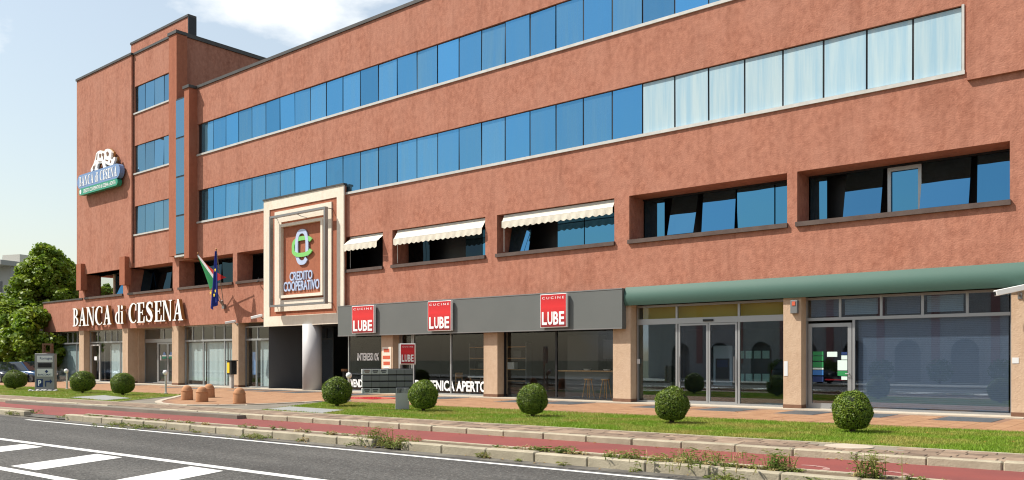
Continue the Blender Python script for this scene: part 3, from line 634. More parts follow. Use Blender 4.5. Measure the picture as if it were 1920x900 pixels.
mb = MB(); mb.box(-55.6, -46.1, D + 1.55, D + 1.6, 5.5, 7.4); part('room_wall', mb, 'room_black')
mb = MB(); mb.box(-59, -58.05, D + .5, D + 14, 5.52, 5.7); mb.box(-58.6, -58.4, D + .5, D + 1.2, 5.7, 7.15); part('corner_frame', mb, 'stucco')
# ---- ground-floor pillars
PIL = [(-64.75, .6), (-59.0, .72), (-52.8, .72), (-46.7, .72), (-40.4, .6), (-28.5, .75), (-22.42, .72), (-16.34, .72), (-10.2, .55), (-4.15, .6), (1.95, .6)]
for x, wd in PIL:
    o = part('pillar', MB().box(x, x + wd, D + .004, D + .62, .0, 3.43), 'stucco_pillar')
    part('plinth', MB().box(x - .008, x + wd + .008, D - .006, D + .6, .0, .14), 'plinth_stone', o)
part('return_wall', MB().box(-52.08, -51.95, D + .62, D + 1.1, 0, 3.43), 'stucco_pillar')
# ---- shopfronts
GY = D + .42
def shopfront(x0, x1, tz, top, upper, lower, glass, y=GY, base=.06, skip_lower=(), fm='aluminium', bar=.1, upper_glass=None):
    """frame with a transom at tz; upper and lower are mullion positions"""
    mb = MB(); w_ = .035
    mb.box(x0, x0 + .06, y - .04, y + .04, .03, top); mb.box(x1 - .06, x1, y - .04, y + .04, .03, top)
    mb.box(x0 + .06, x1 - .06, y - .05, y + .05, tz, tz + bar); mb.box(x0 + .06, x1 - .06, y - .04, y + .04, .03, .03 + base); mb.box(x0 + .06, x1 - .06, y - .04, y + .04, top - .07, top)
    for x in upper: mb.box(x - w_, x + w_, y - .038, y + .038, tz + bar, top - .07)
    for x in lower: mb.box(x - w_, x + w_, y - .038, y + .038, .03 + base, tz)
    fr = part('shopfront', mb, fm)
    xs = [x0 + .06] + list(upper) + [x1 - .06]
    for a, b in zip(xs[:-1], xs[1:]): part('transom_pane', MB().box(a + w_, b - w_, y - .005, y + .005, tz + bar, top - .07), upper_glass or glass, fr)
    xs = [x0 + .06] + list(lower) + [x1 - .06]
    for i, (a, b) in enumerate(zip(xs[:-1], xs[1:])):
        if i in skip_lower: continue
        part('pane', MB().box(a + .03, b - .03, y - .005, y + .005, .03 + base, tz), glass, fr)
    return fr
def vertical_blind(fr, x0, x1, z0, z1, y, m='blind', pitch=.127):
    mb = MB(); n = max(1, int((x1 - x0) / pitch)); pt = (x1 - x0) / n
    for i in range(n):
        a = x0 + i * pt; t = random.uniform(.001, .005); mb.quad((a, y + t, z0), (a + pt * .98, y - t, z0), (a + pt * .98, y - t, z1), (a, y + t, z1))
    return part('blind', mb, m, fr)
def venetian(fr, x0, x1, z0, z1, y, m='blind_grey', pitch=.05):
    mb = MB(); z = z0
    while z < z1: mb.quad((x0, y - .002, z), (x1, y - .002, z), (x1, y + .001, z + pitch * .93), (x0, y + .001, z + pitch * .93)); z += pitch
    return part('venetian_blind', mb, m, fr)
def room(x0, x1, y0, y1, z1, wall='room_wall', floor='room_floor', ceil='room_wall'):
    part('room_wall', MB().quad((x0, y1, 0), (x1, y1, 0), (x1, y1, z1), (x0, y1, z1)).quad((x0, y0, 0), (x0, y1, 0), (x0, y1, z1), (x0, y0, z1)).quad((x1, y1, 0), (x1, y0, 0), (x1, y0, z1), (x1, y1, z1)), wall)
    part('room_floor', MB().quad((x0, y0, .035), (x1, y0, .035), (x1, y1, .035), (x0, y1, .035)), floor); part('room_ceiling', MB().quad((x0, y0, z1), (x0, y1, z1), (x1, y1, z1), (x1, y0, z1)), ceil)
def door(x0, x1, z1, y, glass, handle='bar', hx=None, m='aluminium', fw=.09):
    mb = MB(); mb.box(x0, x0 + fw, y - .035, y + .035, .05, z1); mb.box(x1 - fw, x1, y - .035, y + .035, .05, z1); mb.box(x0 + fw, x1 - fw, y - .035, y + .035, z1 - fw, z1); mb.box(x0 + fw, x1 - fw, y - .035, y + .035, .05, .05 + fw * 1.3)
    d = part('door', mb, m); part('pane', MB().box(x0 + fw, x1 - fw, y - .006, y + .006, .05 + fw * 1.3, z1 - fw), glass, d)
    hx = hx if hx is not None else x1 - .05
    if handle == 'bar': part('handle', MB().tube([(hx, y - .1, .75), (hx, y - .1, 1.6)], .016), 'steel', d)
    else: part('handle', MB().tube([(hx, y - .03, 1.08), (hx, y - .1, 1.08), (hx - .1, y - .1, 1.08)], .016), 'steel', d)
    return d
# bank, left wing
s1 = shopfront(-64.1, -59.02, 2.56, 3.43, [-62.9, -61.75, -60.9, -60.2], [-60.3], 'glass_shop'); vertical_blind(s1, -64, -60.4, .12, 2.5, GY + .2); vertical_blind(s1, -60.2, -59.1, .12, 2.5, GY + .2)
s2 = shopfront(-58.25, -52.82, 2.58, 3.43, [-57.06, -56.06, -55.15, -54.34], [-56.75, -53.9], 'glass_shop', skip_lower=(0,)); vertical_blind(s2, -55.6, -52.9, .12, 2.5, GY + .2); door(-58.15, -56.8, 2.5, GY, 'glass_shop', hx=-56.9, m='white_metal')
mb = MB(); mb.box(-56.6, -56.5, GY + .18, GY + .24, .1, 2.4); mb.box(-55.75, -55.65, GY + .18, GY + .24, .1, 2.4); part('inner_frame', mb, 'steel')
YD = D + 1.05
s3 = shopfront(-52.0, -46.72, 2.55, 3.43, [-49.6], [-50.35, -47.75], 'glass_shop', y=YD, skip_lower=(1,), bar=.22)
for a, b in ((-50.3, -49.1), (-49.08, -47.8)): door(a, b, 2.53, YD, 'glass_shop', hx=b - .15 if a < -50 else a + .15)
s4 = shopfront(-45.95, -40.42, 2.52, 3.43, [-45.08, -43.99, -42.82, -41.8], [-43.95, -41.75], 'glass_shop'); vertical_blind(s4, -45.85, -44.02, .3, 2.45, GY + .18); vertical_blind(s4, -43.88, -41.82, .1, 2.45, GY + .18); vertical_blind(s4, -41.7, -40.5, .1, 2.45, GY + .18)
s5 = shopfront(-39.78, -37.3, 2.5, 3.25, [-38.6], [-38.75], 'glass_shop'); vertical_blind(s5, -38.7, -37.4, .1, 2.45, GY + .2)
room(-64.2, -52.3, GY + .5, D + 5, 3.42, 'room_wall'); room(-52.25, -46.3, YD + .05, D + 6, 3.41, 'room_wall'); room(-46.25, -37.25, GY + .5, D + 5, 3.42, 'room_wall')
# passage behind the column
mb = MB(); mb.quad((-37.2, D + .1, 0), (-37.2, D + 9, 0), (-37.2, D + 9, 3.3), (-37.2, D + .1, 3.3)); mb.quad((-37.2, D + 8, 0), (-31.3, D + 8, 0), (-31.3, D + 8, 3.3), (-37.2, D + 8, 3.3)); mb.quad((-31.3, D + 8, 0), (-31.3, D + .5, 0), (-31.3, D + .5, 3.3), (-31.3, D + 8, 3.3)); part('passage_wall', mb, 'kitchen_grey')
part('passage_soffit', MB().quad((-37.3, D, 3.2), (-37.3, D + 9, 3.2), (-31.2, D + 9, 3.2), (-31.2, D, 3.2)), 'room_dark')
sp = shopfront(-37.15, -34.6, 2.5, 3.18, [-35.2], [], 'glass_tint', y=D + 2.2, fm='dark_frame'); part('door_leaf', MB().box(-37.0, -34.7, D + 2.3, D + 2.34, .05, 2.5), 'room_dark', sp)
cl = part('column', MB().lathe([(.46, 0), (.46, 3.2)], (-33.6, D + .1, 0), 40), 'column_metal', smooth=False)
for pl in cl.data.polygons: pl.use_smooth = len(pl.vertices) == 4
# kitchen shop
k1 = shopfront(-31.25, -28.52, 2.9, 3.43, [], [], 'glass_shop'); k2 = shopfront(-27.73, -22.44, 2.9, 3.43, [-26.8], [-26.85, -24.6], 'glass_shop', skip_lower=(0,), fm='aluminium'); door(-27.66, -26.9, 2.88, GY, 'glass_shop', hx=-27.0)
k3 = shopfront(-21.68, -16.36, 2.9, 3.43, [], [-19.12], 'glass_shop', fm='dark_frame')
room(-31.28, -16.2, GY + .02, D + 6.5, 3.4, 'room_dark', 'kitchen_grey', 'room_dark')
# bank, right wing
g1 = shopfront(-15.6, -10.22, 2.7, 3.36, [-14.05, -11.82], [-14.05, -11.82], 'glass_green', skip_lower=(1,), bar=.19, upper_glass='glass_shop')
for a, b in ((-13.98, -12.9), (-12.88, -11.88)):
    d_ = door(a, b, 2.69, GY + .0, 'glass_tint', hx=-11.95 if b > -12 else -13.9, m='aluminium', fw=.06)
part('sensor', MB().box(-13.05, -12.7, GY - .1, GY - .051, 2.75, 2.82), 'black_plastic', g1)
room(-15.58, -10.25, GY + .06, D + 3.6, 3.36, 'kitchen_grey', 'kitchen_grey', 'kitchen_grey')
part('bulkhead', MB().box(-15.5, -10.3, D + .62, D + .66, 2.78, 3.35), 'room_yellow')
part('inner_wall', MB().box(-14.9, -10.5, D + 2.5, D + 2.6, .03, 2.55), 'room_dark')
g2 = shopfront(-9.66, -4.17, 2.66, 3.36, [-8.63, -7.47, -6.37, -5.25], [-8.24], 'glass_tint', skip_lower=(0,), bar=.09)
door(-9.58, -8.3, 2.58, GY, 'glass_tint', 'lever', hx=-8.36, m='aluminium', fw=.11)
venetian(g2, -8.15, -4.3, .12, 2.62, GY + .12)
for i, (a, b) in enumerate(zip((-9.6, -8.55, -7.4, -6.3, -5.2), (-8.7, -7.55, -6.45, -5.33, -4.3))):
    if i in (1, 3): venetian(g2, a + .03, b - .03, 2.82, 3.26, GY + .06, 'blind')
    elif i != 4: venetian(g2, a + .03, b - .03, 2.80, 3.26, GY + .16, 'blind_grey')
room(-9.68, -4.0, GY + .3, D + 3.6, 3.36, 'room_dark', 'room_floor', 'room_dark')
g3 = shopfront(-3.5, 1.92, 2.66, 3.36, [-2.4, -1.3, -.2, .9], [-.8], 'glass_tint'); venetian(g3, -3.4, 1.85, .12, 2.62, GY + .12); room(-3.55, 2.0, GY + .3, D + 3.6, 3.36, 'room_dark')
part('end_wall', MB().box(2.5, 5, D + .01, D + 1, 0, 3.43), 'stucco_pillar')
# green barrel canopy
prof = [(D - .004, 3.98)]
for i in range(13):
    t = i / 12; a = math.pi * .5 - t * math.pi * .86; prof.append((D - .06 - .26 * math.cos(a) ** .9 if math.cos(a) > 0 else D - .06, 3.66 + .32 * math.sin(a)))
prof = [(D - .004, 3.98)] + [(D - .05 - .05 * i / 12 - .10 * math.sin(math.pi * i / 12), 3.99 - .63 * i / 12) for i in range(0, 13)] + [(D - .004, 3.36)]
can = part('canopy', MB().prism_x(prof, -15.78, 5.0), 'canopy_green')
for pl in can.data.polygons: pl.use_smooth = len(pl.vertices) == 4
can.data.set_sharp_from_angle(angle=R(35))
# ================================================================== SIGNS
# ---- serif letters
def arc(cx, cz, ro, zo, ri, zi, a0, a1, dx=0, n=18):
    o = [(cx + ro * math.cos(R(a0 + (a1 - a0) * i / n)), cz + zo * math.sin(R(a0 + (a1 - a0) * i / n))) for i in range(n + 1)]
    q = [(cx + dx + ri * math.cos(R(a0 + (a1 - a0) * i / n)), cz + zi * math.sin(R(a0 + (a1 - a0) * i / n))) for i in range(n + 1)]
    return [[o[i], o[i + 1], q[i + 1], q[i]] for i in range(n)]
def rect(a, b, c, d): return [[(a, c), (b, c), (b, d), (a, d)]]
def serif_strokes(ch):
    """strokes of a bold condensed serif letter in a 1 x 1 box"""
    if ch == 'B': return [rect(.13, .40, 0, 1), rect(0, .45, 0, .055), rect(0, .45, .945, 1), arc(.40, .755, .50, .245, .24, .19, -90, 90), arc(.40, .265, .60, .265, .32, .205, -90, 90)]
    if ch == 'A': return [[[(.10, 0), (.20, 0), (.55, 1), (.45, 1)]], [[(.62, 0), (.90, 0), (.58, 1), (.42, 1)]], rect(.26, .70, .30, .37), rect(0, .32, 0, .05), rect(.52, 1, 0, .05)]
    if ch == 'N': return [rect(.12, .21, 0, 1), rect(.80, .89, 0, 1), [[(.74, 0), (.89, 0), (.34, 1), (.10, 1)]], rect(0, .33, 0, .05), rect(0, .24, .95, 1), rect(.68, 1, .95, 1)]
    if ch == 'C': return [arc(.55, .5, .55, .51, .36, .455, 48, 312, .06, 26), [[(.80, .62), (.93, .62), (.93, .98), (.84, .9)]]]
    if ch == 'E': return [rect(.13, .42, 0, 1), rect(0, .95, .945, 1), rect(0, 1, 0, .055), rect(.42, .75, .475, .53), [[(.86, .72), (.95, .72), (.95, .95), (.80, .95)]], [[(.82, .05), (1, .05), (1, .30), (.92, .30)]], rect(.70, .77, .38, .62)]
    if ch == 'S':
        pts = [(.90, .74, .05), (.84, .88, .07), (.66, .955, .06), (.44, .955, .07), (.24, .88, .12), (.17, .75, .15), (.26, .63, .16), (.48, .52, .17), (.70, .41, .17), (.82, .27, .16), (.74, .12, .12), (.55, .045, .06), (.34, .045, .05), (.16, .13, .07), (.08, .29, .05)]
        P = []
        for i, (x, z, wd) in enumerate(pts):
            a = pts[max(i - 1, 0)]; b = pts[min(i + 1, len(pts) - 1)]; t = Vector((b[0] - a[0], b[1] - a[1])).normalized()
            P.append(((x - t.y * wd, z + t.x * wd * .8), (x + t.y * wd, z - t.x * wd * .8)))
        return [[[P[i][0], P[i + 1][0], P[i + 1][1], P[i][1]] for i in range(len(P) - 1)], [[(.82, .70), (.94, .70), (.94, .97), (.86, .9)]], [[(.04, .03), (.12, .1), (.16, .32), (.04, .32)]]]
    if ch == 'd': return [rect(.62, .88, 0, 1), rect(.62, 1, 0, .05), rect(.48, .7, .945, 1), arc(.60, .33, .60, .34, .34, .27, 90, 270, .02)]
    if ch == 'i': return [rect(.28, .74, 0, .68), rect(.05, .97, 0, .05), rect(.08, .5, .63, .68), arc(.5, .88, .30, .115, .001, .001, 0, 360)]
def serif_letter(ch, x0, x1, z0, z1, y, depth, m_front, m_side, parent):
    mf, msd = MB(), MB()
    for k, st in enumerate(serif_strokes(ch)):
        for pg in st:
            P = [(x0 + a * (x1 - x0), z0 + b * (z1 - z0)) for a, b in pg]
            ar = sum(P[i][0] * P[(i + 1) % len(P)][1] - P[(i + 1) % len(P)][0] * P[i][1] for i in range(len(P)))
            if ar < 0: P = P[::-1]
            mf.add([(a, y - .002 * k, b) for a, b in P], [tuple(range(len(P)))])
            if depth: msd.prism_y(P, y + .004 + .003 * k, y + depth)
    o = mf.build('letter', m_front, parent, world=True)
    if depth: msd.build('letter_side', m_side, o, world=True)
    return o
LT = [('B', 136.6, 147), ('A', 147.6, 162), ('N', 162, 177.2), ('C', 178, 193), ('A', 193.5, 208.9), ('d', 216, 225.2), ('i', 226, 231.5), ('C', 241, 257), ('E', 257, 271.3), ('S', 273.5, 287), ('E', 289.4, 303.4), ('N', 304, 322.6), ('A', 324, 343.5)]
FPX = 1588.; TH = math.atan(1897 / FPX); CC, SS = math.cos(TH), math.sin(TH)
def along(px, v): k = (px - 960) / FPX; d = v / (SS + k * CC); return -d * CC + k * d * SS      # facade position from the survey of the photograph
bl = thing('bank_lettering', 'large white serif letters BANCA di CESENA standing off the terracotta wall', 'sign', (-52, D, 3.6))
for ch, a, b in LT:
    z1 = 4.93 if ch not in 'di' else 4.87
    serif_letter(ch, along(a, D - .3), along(b, D - .3), 3.72, z1, D - .30, .2, 'letter_white', 'letter_gold', bl)
    xm = (along(a, D - .3) + along(b, D - .3)) / 2
# ---- elephant sign on the tower
es = thing('elephant_sign', 'blue and green bank sign with white elephant high on the tower', 'sign', (-55, D - .14, 12.4))
def stadium(x0, x1, z0, z1, n=8):
    r = (z1 - z0) / 2; zc = (z0 + z1) / 2
    return [(x1 - r + r * math.sin(math.pi * i / n), zc - r * math.cos(math.pi * i / n)) for i in range(n + 1)] + [(x0 + r - r * math.sin(math.pi * i / n), zc + r * math.cos(math.pi * i / n)) for i in range(n + 1)]
ey = D - .14 - .42
MB().prism_y(stadium(-57.95, -51.95, 12.72, 13.62), ey, ey + .3).build('blue_panel', 'sign_blue', es, world=True)
MB().prism_y(stadium(-57.7, -52.25, 12.28, 12.72), ey + .003, ey + .28).build('green_panel', 'sign_green', es, world=True)
xw = -57.6; tot = sum({'B': .9, 'A': 1.15, 'N': 1.2, 'C': 1.1, 'E': .95, 'S': .85, 'd': .8, 'i': .5, ' ': .5}[c] for c in 'BANCA di CESENA'); u_ = 5.3 / tot
for c in 'BANCA di CESENA':
    wd = {'B': .9, 'A': 1.15, 'N': 1.2, 'C': 1.1, 'E': .95, 'S': .85, 'd': .8, 'i': .5, ' ': .5}[c] * u_
    if c != ' ': serif_letter(c, xw + .02, xw + wd - .02, 12.86, 13.48, ey - .012, 0, 'letter_white', None, es)
    xw += wd
text(MB(), 'CREDITO COOPERATIVO di CESENA e RONTA', -57.0, -52.5, 12.38, 12.62, ey - .008, bold=.012).build('lettering', 'letter_white', es, world=True)
MB().prism_y([(-57.45 + .13 * math.cos(2 * math.pi * i / 12), 12.5 + .15 * math.sin(2 * math.pi * i / 12)) for i in range(12)], ey - .008, ey + .004).build('emblem', 'letter_white', es, world=True)
def epx(a, b): return (along(140 + a / 7.5, ey), 1.5 + (674 - (260 + b / 7.5)) * (ey / (SS + ((140 + a / 7.5) - 960) / FPX * CC)) / FPX)
body = [epx(*q) for q in ((222, 430), (240, 395), (262, 350), (285, 280), (298, 205), (325, 175), (355, 163), (390, 172), (405, 188), (428, 150), (460, 140), (490, 160), (512, 190), (510, 230), (500, 275), (522, 300), (545, 258), (562, 255), (562, 290), (545, 340), (528, 385), (505, 378), (470, 372), (440, 350), (425, 345), (430, 385), (450, 408), (420, 418), (395, 405), (382, 340), (335, 345), (320, 360), (312, 410), (328, 440), (290, 455), (275, 440), (290, 390), (288, 345), (262, 400), (252, 440), (235, 470), (224, 455))]
MB().prism_y(body[::-1], ey + .02, ey + .14).build('elephant', 'letter_white', es, world=True)
grow = [(x + (x - sum(p[0] for p in body) / len(body)) * .06, z + (z - sum(p[1] for p in body) / len(body)) * .06) for x, z in body]
MB().prism_y(grow[::-1], ey + .145, ey + .26).build('elephant_backing', 'letter_gold', es, world=True)
for pts in (((340, 225), (352, 205), (372, 215), (365, 262), (345, 265)), ((440, 195), (462, 178), (480, 205), (470, 240), (450, 245)), ((428, 290), (470, 300), (455, 318), (432, 308)), ((400, 200), (412, 215), (405, 300), (396, 280)), ((330, 318), (378, 318), (372, 330), (335, 332)), ((308, 215), (318, 205), (312, 290), (300, 300)), ((500, 300), (512, 310), (500, 345), (490, 335)), ((262, 380), (272, 385), (258, 425), (250, 420)), ((388, 195), (398, 205), (388, 250), (380, 235))):
    MB().prism_y([epx(*q) for q in pts][::-1], ey + .008, ey + .018).build('relief', 'plinth_stone', es, world=True)
MB().box(-57.3, -52.6, ey + .3, D - .141, 12.9, 13.0).build('bracket', 'dark_frame', es, world=True)
# ---- large framed sign over the passage
cs = thing('framed_sign', 'cream framed CREDITO COOPERATIVO sign panel above the passage column', 'sign', (-34, D, 3.2))
y0 = D - .16
def ring(x0, x1, z0, z1, t, ya, yb, name, m, par=cs):
    mb = MB(); mb.box(x0, x1, ya, yb, z0, z0 + t); mb.box(x0, x1, ya, yb, z1 - t, z1); mb.box(x0, x0 + t, ya, yb, z0 + t, z1 - t); mb.box(x1 - t, x1, ya, yb, z0 + t, z1 - t)
    return mb.build(name, m, par, world=True)
MB().box(-37.2, -30.9, y0 + .02, D - .002, 3.18, 9.50).build('backing', 'stucco_red', cs, world=True)
ring(-37.22, -30.88, 3.16, 9.52, .50, y0 - .02, y0 + .06, 'outer_frame', 'stucco_cream')
MB().box(-37.26, -30.84, y0 - .06, D - .002, 9.52, 9.60).build('cap', 'coping_metal', cs, world=True)
ring(-36.25, -31.75, 3.88, 8.85, .55, y0 - .04, y0 + .019, 'inner_frame', 'stucco_cream')
ring(-35.72, -32.3, 4.52, 8.17, .14, y0 - .14, y0 + .018, 'moulding', 'stucco_cream')
sf_ = ring(-36.08, -31.66, 4.08, 8.56, .10, D - .64, D - .46, 'steel_frame', 'steel')
for x in (-36.03, -31.71):
    for z in (4.13, 8.51): MB().tube([(x, D - .5, z), (x, y0 + .02, z)], .02).build('strut', 'steel', sf_, world=True)
MB().tube([(-33.9, D - .55, 8.46), (-33.9, D - .35, 8.40), (-33.6, D - .22, 8.3)], .018).build('lamp_arm', 'steel', cs, world=True)
text(MB(), 'CREDITO', -35.0, -33.2, 5.34, 5.78, y0 - .04, .05, .018).build('lettering', 'logo_blue', cs, world=True)
text(MB(), 'COOPERATIVO', -35.5, -32.66, 4.84, 5.32, y0 - .04, .05, .018).build('lettering', 'logo_blue', cs, world=True)
def ribbon(cx, cz, rx, rz, rect_x, rect_z, wd, a0, a1, y, n=40):
    """part of a rounded-rectangle loop as a flat ribbon with depth"""
    mb = MB(); P = []
    for i in range(n + 1):
        a = R(a0 + (a1 - a0) * i / n); ca, sa = math.cos(a), math.sin(a)
        ex = lambda r, e: (math.copysign(abs(ca) ** .75, ca) * r, math.copysign(abs(sa) ** .75, sa) * e)
        o = ex(rx, rz); q = ex(rx - wd, rz - wd); P.append(((cx + o[0], cz + o[1]), (cx + q[0], cz + q[1])))
    for i in range(n): mb.prism_y([P[i][0], P[i + 1][0], P[i + 1][1], P[i][1]], y, y + .06)
    return mb
ribbon(-33.99, 6.93, .52, .86, 0, 0, .21, -28, 208, y0 - .07).build('logo_loop', 'logo_blue', cs, world=True); ribbon(-33.99, 6.93, .52, .86, 0, 0, .21, 200, 318, y0 - .055).build('logo_loop', 'logo_blue', cs, world=True)
ribbon(-33.95, 6.95, .84, .50, 0, 0, .20, 30, 200, y0 - .062).build('logo_loop', 'logo_green', cs, world=True); ribbon(-33.95, 6.95, .84, .50, 0, 0, .20, 195, 335, y0 - .080).build('logo_loop', 'logo_green', cs, world=True)
# ---- grey fascia with three red signs
fb = thing('fascia_board', 'long flat grey fascia board above the kitchen shop windows', 'fascia', (-23.5, D, 2.56))
mb = MB(); mb.box(-31.2, -15.80, D - .25, D - .003, 2.56, 3.96); mb.build('board', 'fascia_grey', fb, world=True)
mb = MB(); mb.box(-31.2, -15.80, D - .262, D - .251, 2.56, 2.60); mb.box(-31.2, -15.8, D - .262, D - .251, 3.925, 3.96); mb.build('edge_trim', 'steel', fb, world=True)
def red_panel(par, x0, x1, z0, z1, y, dep):
    W, Hh = x1 - x0, z1 - z0
    MB().bbox(x0, x1, y, y + dep, z0, z1, .006).build('frame', 'white_plastic', par, world=True)
    n = 10                                   # printed glossy red: dark foot, brighter sweep near the top right
    MB().box(x0 + W * .018, x1 - W * .018, y - .006, y - .001, z0 + Hh * .018, z1 - Hh * .018).build('panel', 'red_sign', par, world=True)
    v = text(MB(), 'CUCINE', x0 + W * .08, x1 - W * .08, z0 + Hh * .85, z0 + Hh * .92, y - .010, 0, 0, 1.5); v.build('lettering', 'letter_white', par, world=True)
    for i, c in enumerate('LUBE'):
        a = x0 + W * (.07 + i * .22); text(MB(), c, a, a + W * .195, z0 + Hh * .08, z0 + Hh * .47, y - .012, 0, .028).build('letter', 'letter_white', par, world=True)
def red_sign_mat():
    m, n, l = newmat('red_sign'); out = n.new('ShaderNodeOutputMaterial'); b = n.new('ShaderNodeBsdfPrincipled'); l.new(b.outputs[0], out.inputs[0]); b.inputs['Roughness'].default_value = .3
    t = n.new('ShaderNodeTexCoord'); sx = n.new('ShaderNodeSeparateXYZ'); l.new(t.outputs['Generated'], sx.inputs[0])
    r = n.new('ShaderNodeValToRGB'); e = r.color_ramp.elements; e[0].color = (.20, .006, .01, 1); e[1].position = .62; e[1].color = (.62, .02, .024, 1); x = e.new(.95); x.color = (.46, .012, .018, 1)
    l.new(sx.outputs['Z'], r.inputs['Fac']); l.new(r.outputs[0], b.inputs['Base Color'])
red_sign_mat()
for x0, x1, lab in ((-30.0, -28.5, 'left red LUBE sign on the grey fascia, next to the cream framed panel'), (-25.14, -23.8, 'middle red LUBE sign on the grey fascia'), (-19.24, -18.05, 'right red LUBE sign on the grey fascia, nearest the green canopy')):
    t = thing('shop_sign', lab, 'sign', ((x0 + x1) / 2, D - .26, 2.67), 0, 'red shop signs'); red_panel(t, x0, x1, 2.67, 3.89, D - .42, .12)
    MB().box(x0 + .2, x1 - .2, D - .30, D - .25, 2.9, 3.7).build('mount', 'dark_frame', t, world=True)
# window lettering
for txt, a, b, z0, z1, lab in (('INTERESSI 0%', along(671, GY), along(711, GY), 1.45, 1.80, 'white INTERESSI 0% lettering on the dark shop window'), ('VEND', along(658, GY), along(680, GY), .22, .58, 'white VEND lettering at the foot of the shop window'), ('DOMENICA APERTO', along(779, GY), along(913, GY), .18, .62, 'white DOMENICA APERTO lettering along the shop window foot')):
    t = tag(text(MB(), txt, a, b, z0, z1, GY - .02, 0, .03 if 'D' in txt else .025).build('window_lettering', 'letter_white'), lab, 'lettering')
nb = thing('notice_sheet', 'sheet with red printed lines on the pillar left of the shop door', 'notice', (-28.1, D, 1.2))
MB().box(-28.42, -27.85, D - .012, D + .002, 1.05, 2.05).build('sheet', 'stucco_cream', nb, world=True)
for z, a, b in ((1.82, -28.32, -27.95), (1.52, -28.38, -27.9), (1.26, -28.34, -27.92)): MB().box(a, b, D - .018, D - .013, z, z + .15).build('red_lines', 'orange_red', nb, world=True)
MB().box(-28.3, -27.98, D - .018, D - .013, 1.12, 1.18).build('white_line', 'letter_white', nb, world=True)
# ================================================================== FACADE FITTINGS
def awning(x0, x1, out, ztop, zfront, val, lab, box_h=.12):
    t = thing('awning', lab, 'awning', ((x0 + x1) / 2, D, ztop), 0, 'cream awnings'); yt = D + .12; yf = D - out
    MB().box(x0, x1, yt - .02, yt + .1, ztop - box_h, ztop).build('cassette', 'white_metal', t, world=True)
    mb = MB(); n = 14
    for i in range(n):
        a, b = x0 + (x1 - x0) * i / n, x0 + (x1 - x0) * (i + 1) / n; sg = lambda x: -.015 * math.sin(math.pi * (x - x0) / (x1 - x0))
        mb.quad((a, yt - .03, ztop - box_h * .6), (b, yt - .03, ztop - box_h * .6), (b, yf, zfront + sg(b)), (a, yf, zfront + sg(a)))
    mb.build('fabric', 'awning', t, world=True)
    MB().tube([(x0, yf, zfront), (x1, yf, zfront)], .025).build('front_bar', 'white_metal', t, world=True)
    mb = MB(); n = max(4, int((x1 - x0) / .28)); k = 5
    top = []; bot = []
    for i in range(n * k + 1):
        u_ = i / k; x = x0 + (x1 - x0) * i / (n * k); ph = u_ % 1; top.append((x, yf - .028, zfront - .012)); bot.append((x, yf - .028 + .012 * math.sin(i * .9), zfront - val + .05 * abs(math.cos(math.pi * ph)) ** 3))
    for i in range(n * k): mb.quad(bot[i], bot[i + 1], top[i + 1], top[i])
    mb.build('valance', 'awning', t, world=True)
    for x in (x0 + .03,): MB().tube([(x, D + .08, 5.7), (x, D + .08, ztop - .12)], .010).build('arm', 'white_metal', t, world=True)
awning(-30.75, -28.42, .30, 7.12, 6.72, .30, 'small cream awning beside the framed panel, drawn furthest out'); awning(-27.55, -22.38, .12, 7.12, 6.72, .28, 'middle cream awning with scalloped valance over first-floor window'); awning(-21.45, -16.33, .0, 7.12, 6.86, .28, 'right cream awning, nearly rolled in under the lintel')
# flags
fbase = Vector((-41.1, D - .06, 4.35))
fm = thing('flag_bracket', 'small metal flagpole bracket on the terracotta wall', 'bracket', tuple(fbase)); MB().box(-.12, .12, -.06, .055, -.12, .12).build('plate', 'steel', fm); MB().tube([(-.02, 0, 0), (-.1, -.2, .3)], .04).build('socket', 'steel', fm); MB().tube([(.02, 0, 0), (.12, -.2, .3)], .04).build('socket', 'steel', fm)
def flagpole(lab, tip):
    t = thing('flag', lab, 'flag', tuple(fbase)); d = Vector(tip) - fbase
    MB().tube([tuple(d * .02), tuple(d)], .022).build('pole', 'steel', t); MB().lathe([(0, -.06), (.04, -.02), (.04, .02), (0, .06)], tuple(d), 8).build('finial', 'letter_gold', t)
    return t, d
t, d = flagpole('blue European flag with gold stars hanging from the right pole', (-39.85, D - 1.25, 7.2))
mb = MB(); nx, nz = 14, 18; g = []
for j in range(nz + 1):
    s_ = j / nz; wd = .10 + .72 * s_ ** .8; zz = d.z - .1 - 2.95 * s_; cx_ = d.x - .03 - .10 * s_
    for i in range(nx + 1):
        q = i / nx; g.append((cx_ + (q - .45) * wd, d.y - .03 + .10 * math.sin(q * 11 + s_ * 1.5) * (.4 + s_), zz + .35 * q * s_ ** 2 - .1 * s_ * (1 - q)))
for j in range(nz):
    for i in range(nx): a = j * (nx + 1) + i; mb.f.append((a, a + nx + 1, a + nx + 2, a + 1))
mb.v = g; fl = mb.build('cloth', 'flag_blue', t, smooth=True)
for (i, j) in ((9, 6), (8, 13), (3, 13), (11, 15)):
    c = Vector(g[j * (nx + 1) + i]) + Vector((0, -.03, 0)); pg = [(c.x + (.09 if k % 2 == 0 else .04) * math.sin(2 * math.pi * k / 10), c.z + (.11 if k % 2 == 0 else .045) * math.cos(2 * math.pi * k / 10)) for k in range(10)]
    MB().prism_y(pg, c.y - .09, c.y - .085).build('star', 'flag_yellow', fl)
t, d = flagpole('green white and red Italian flag draped from the left pole', (-41.75, D - 1.2, 7.15))
cols = [('green_stripe', 'flag_green', 0, .56), ('white_stripe', 'flag_white', .56, .8), ('red_stripe', 'flag_red', .8, 1)]
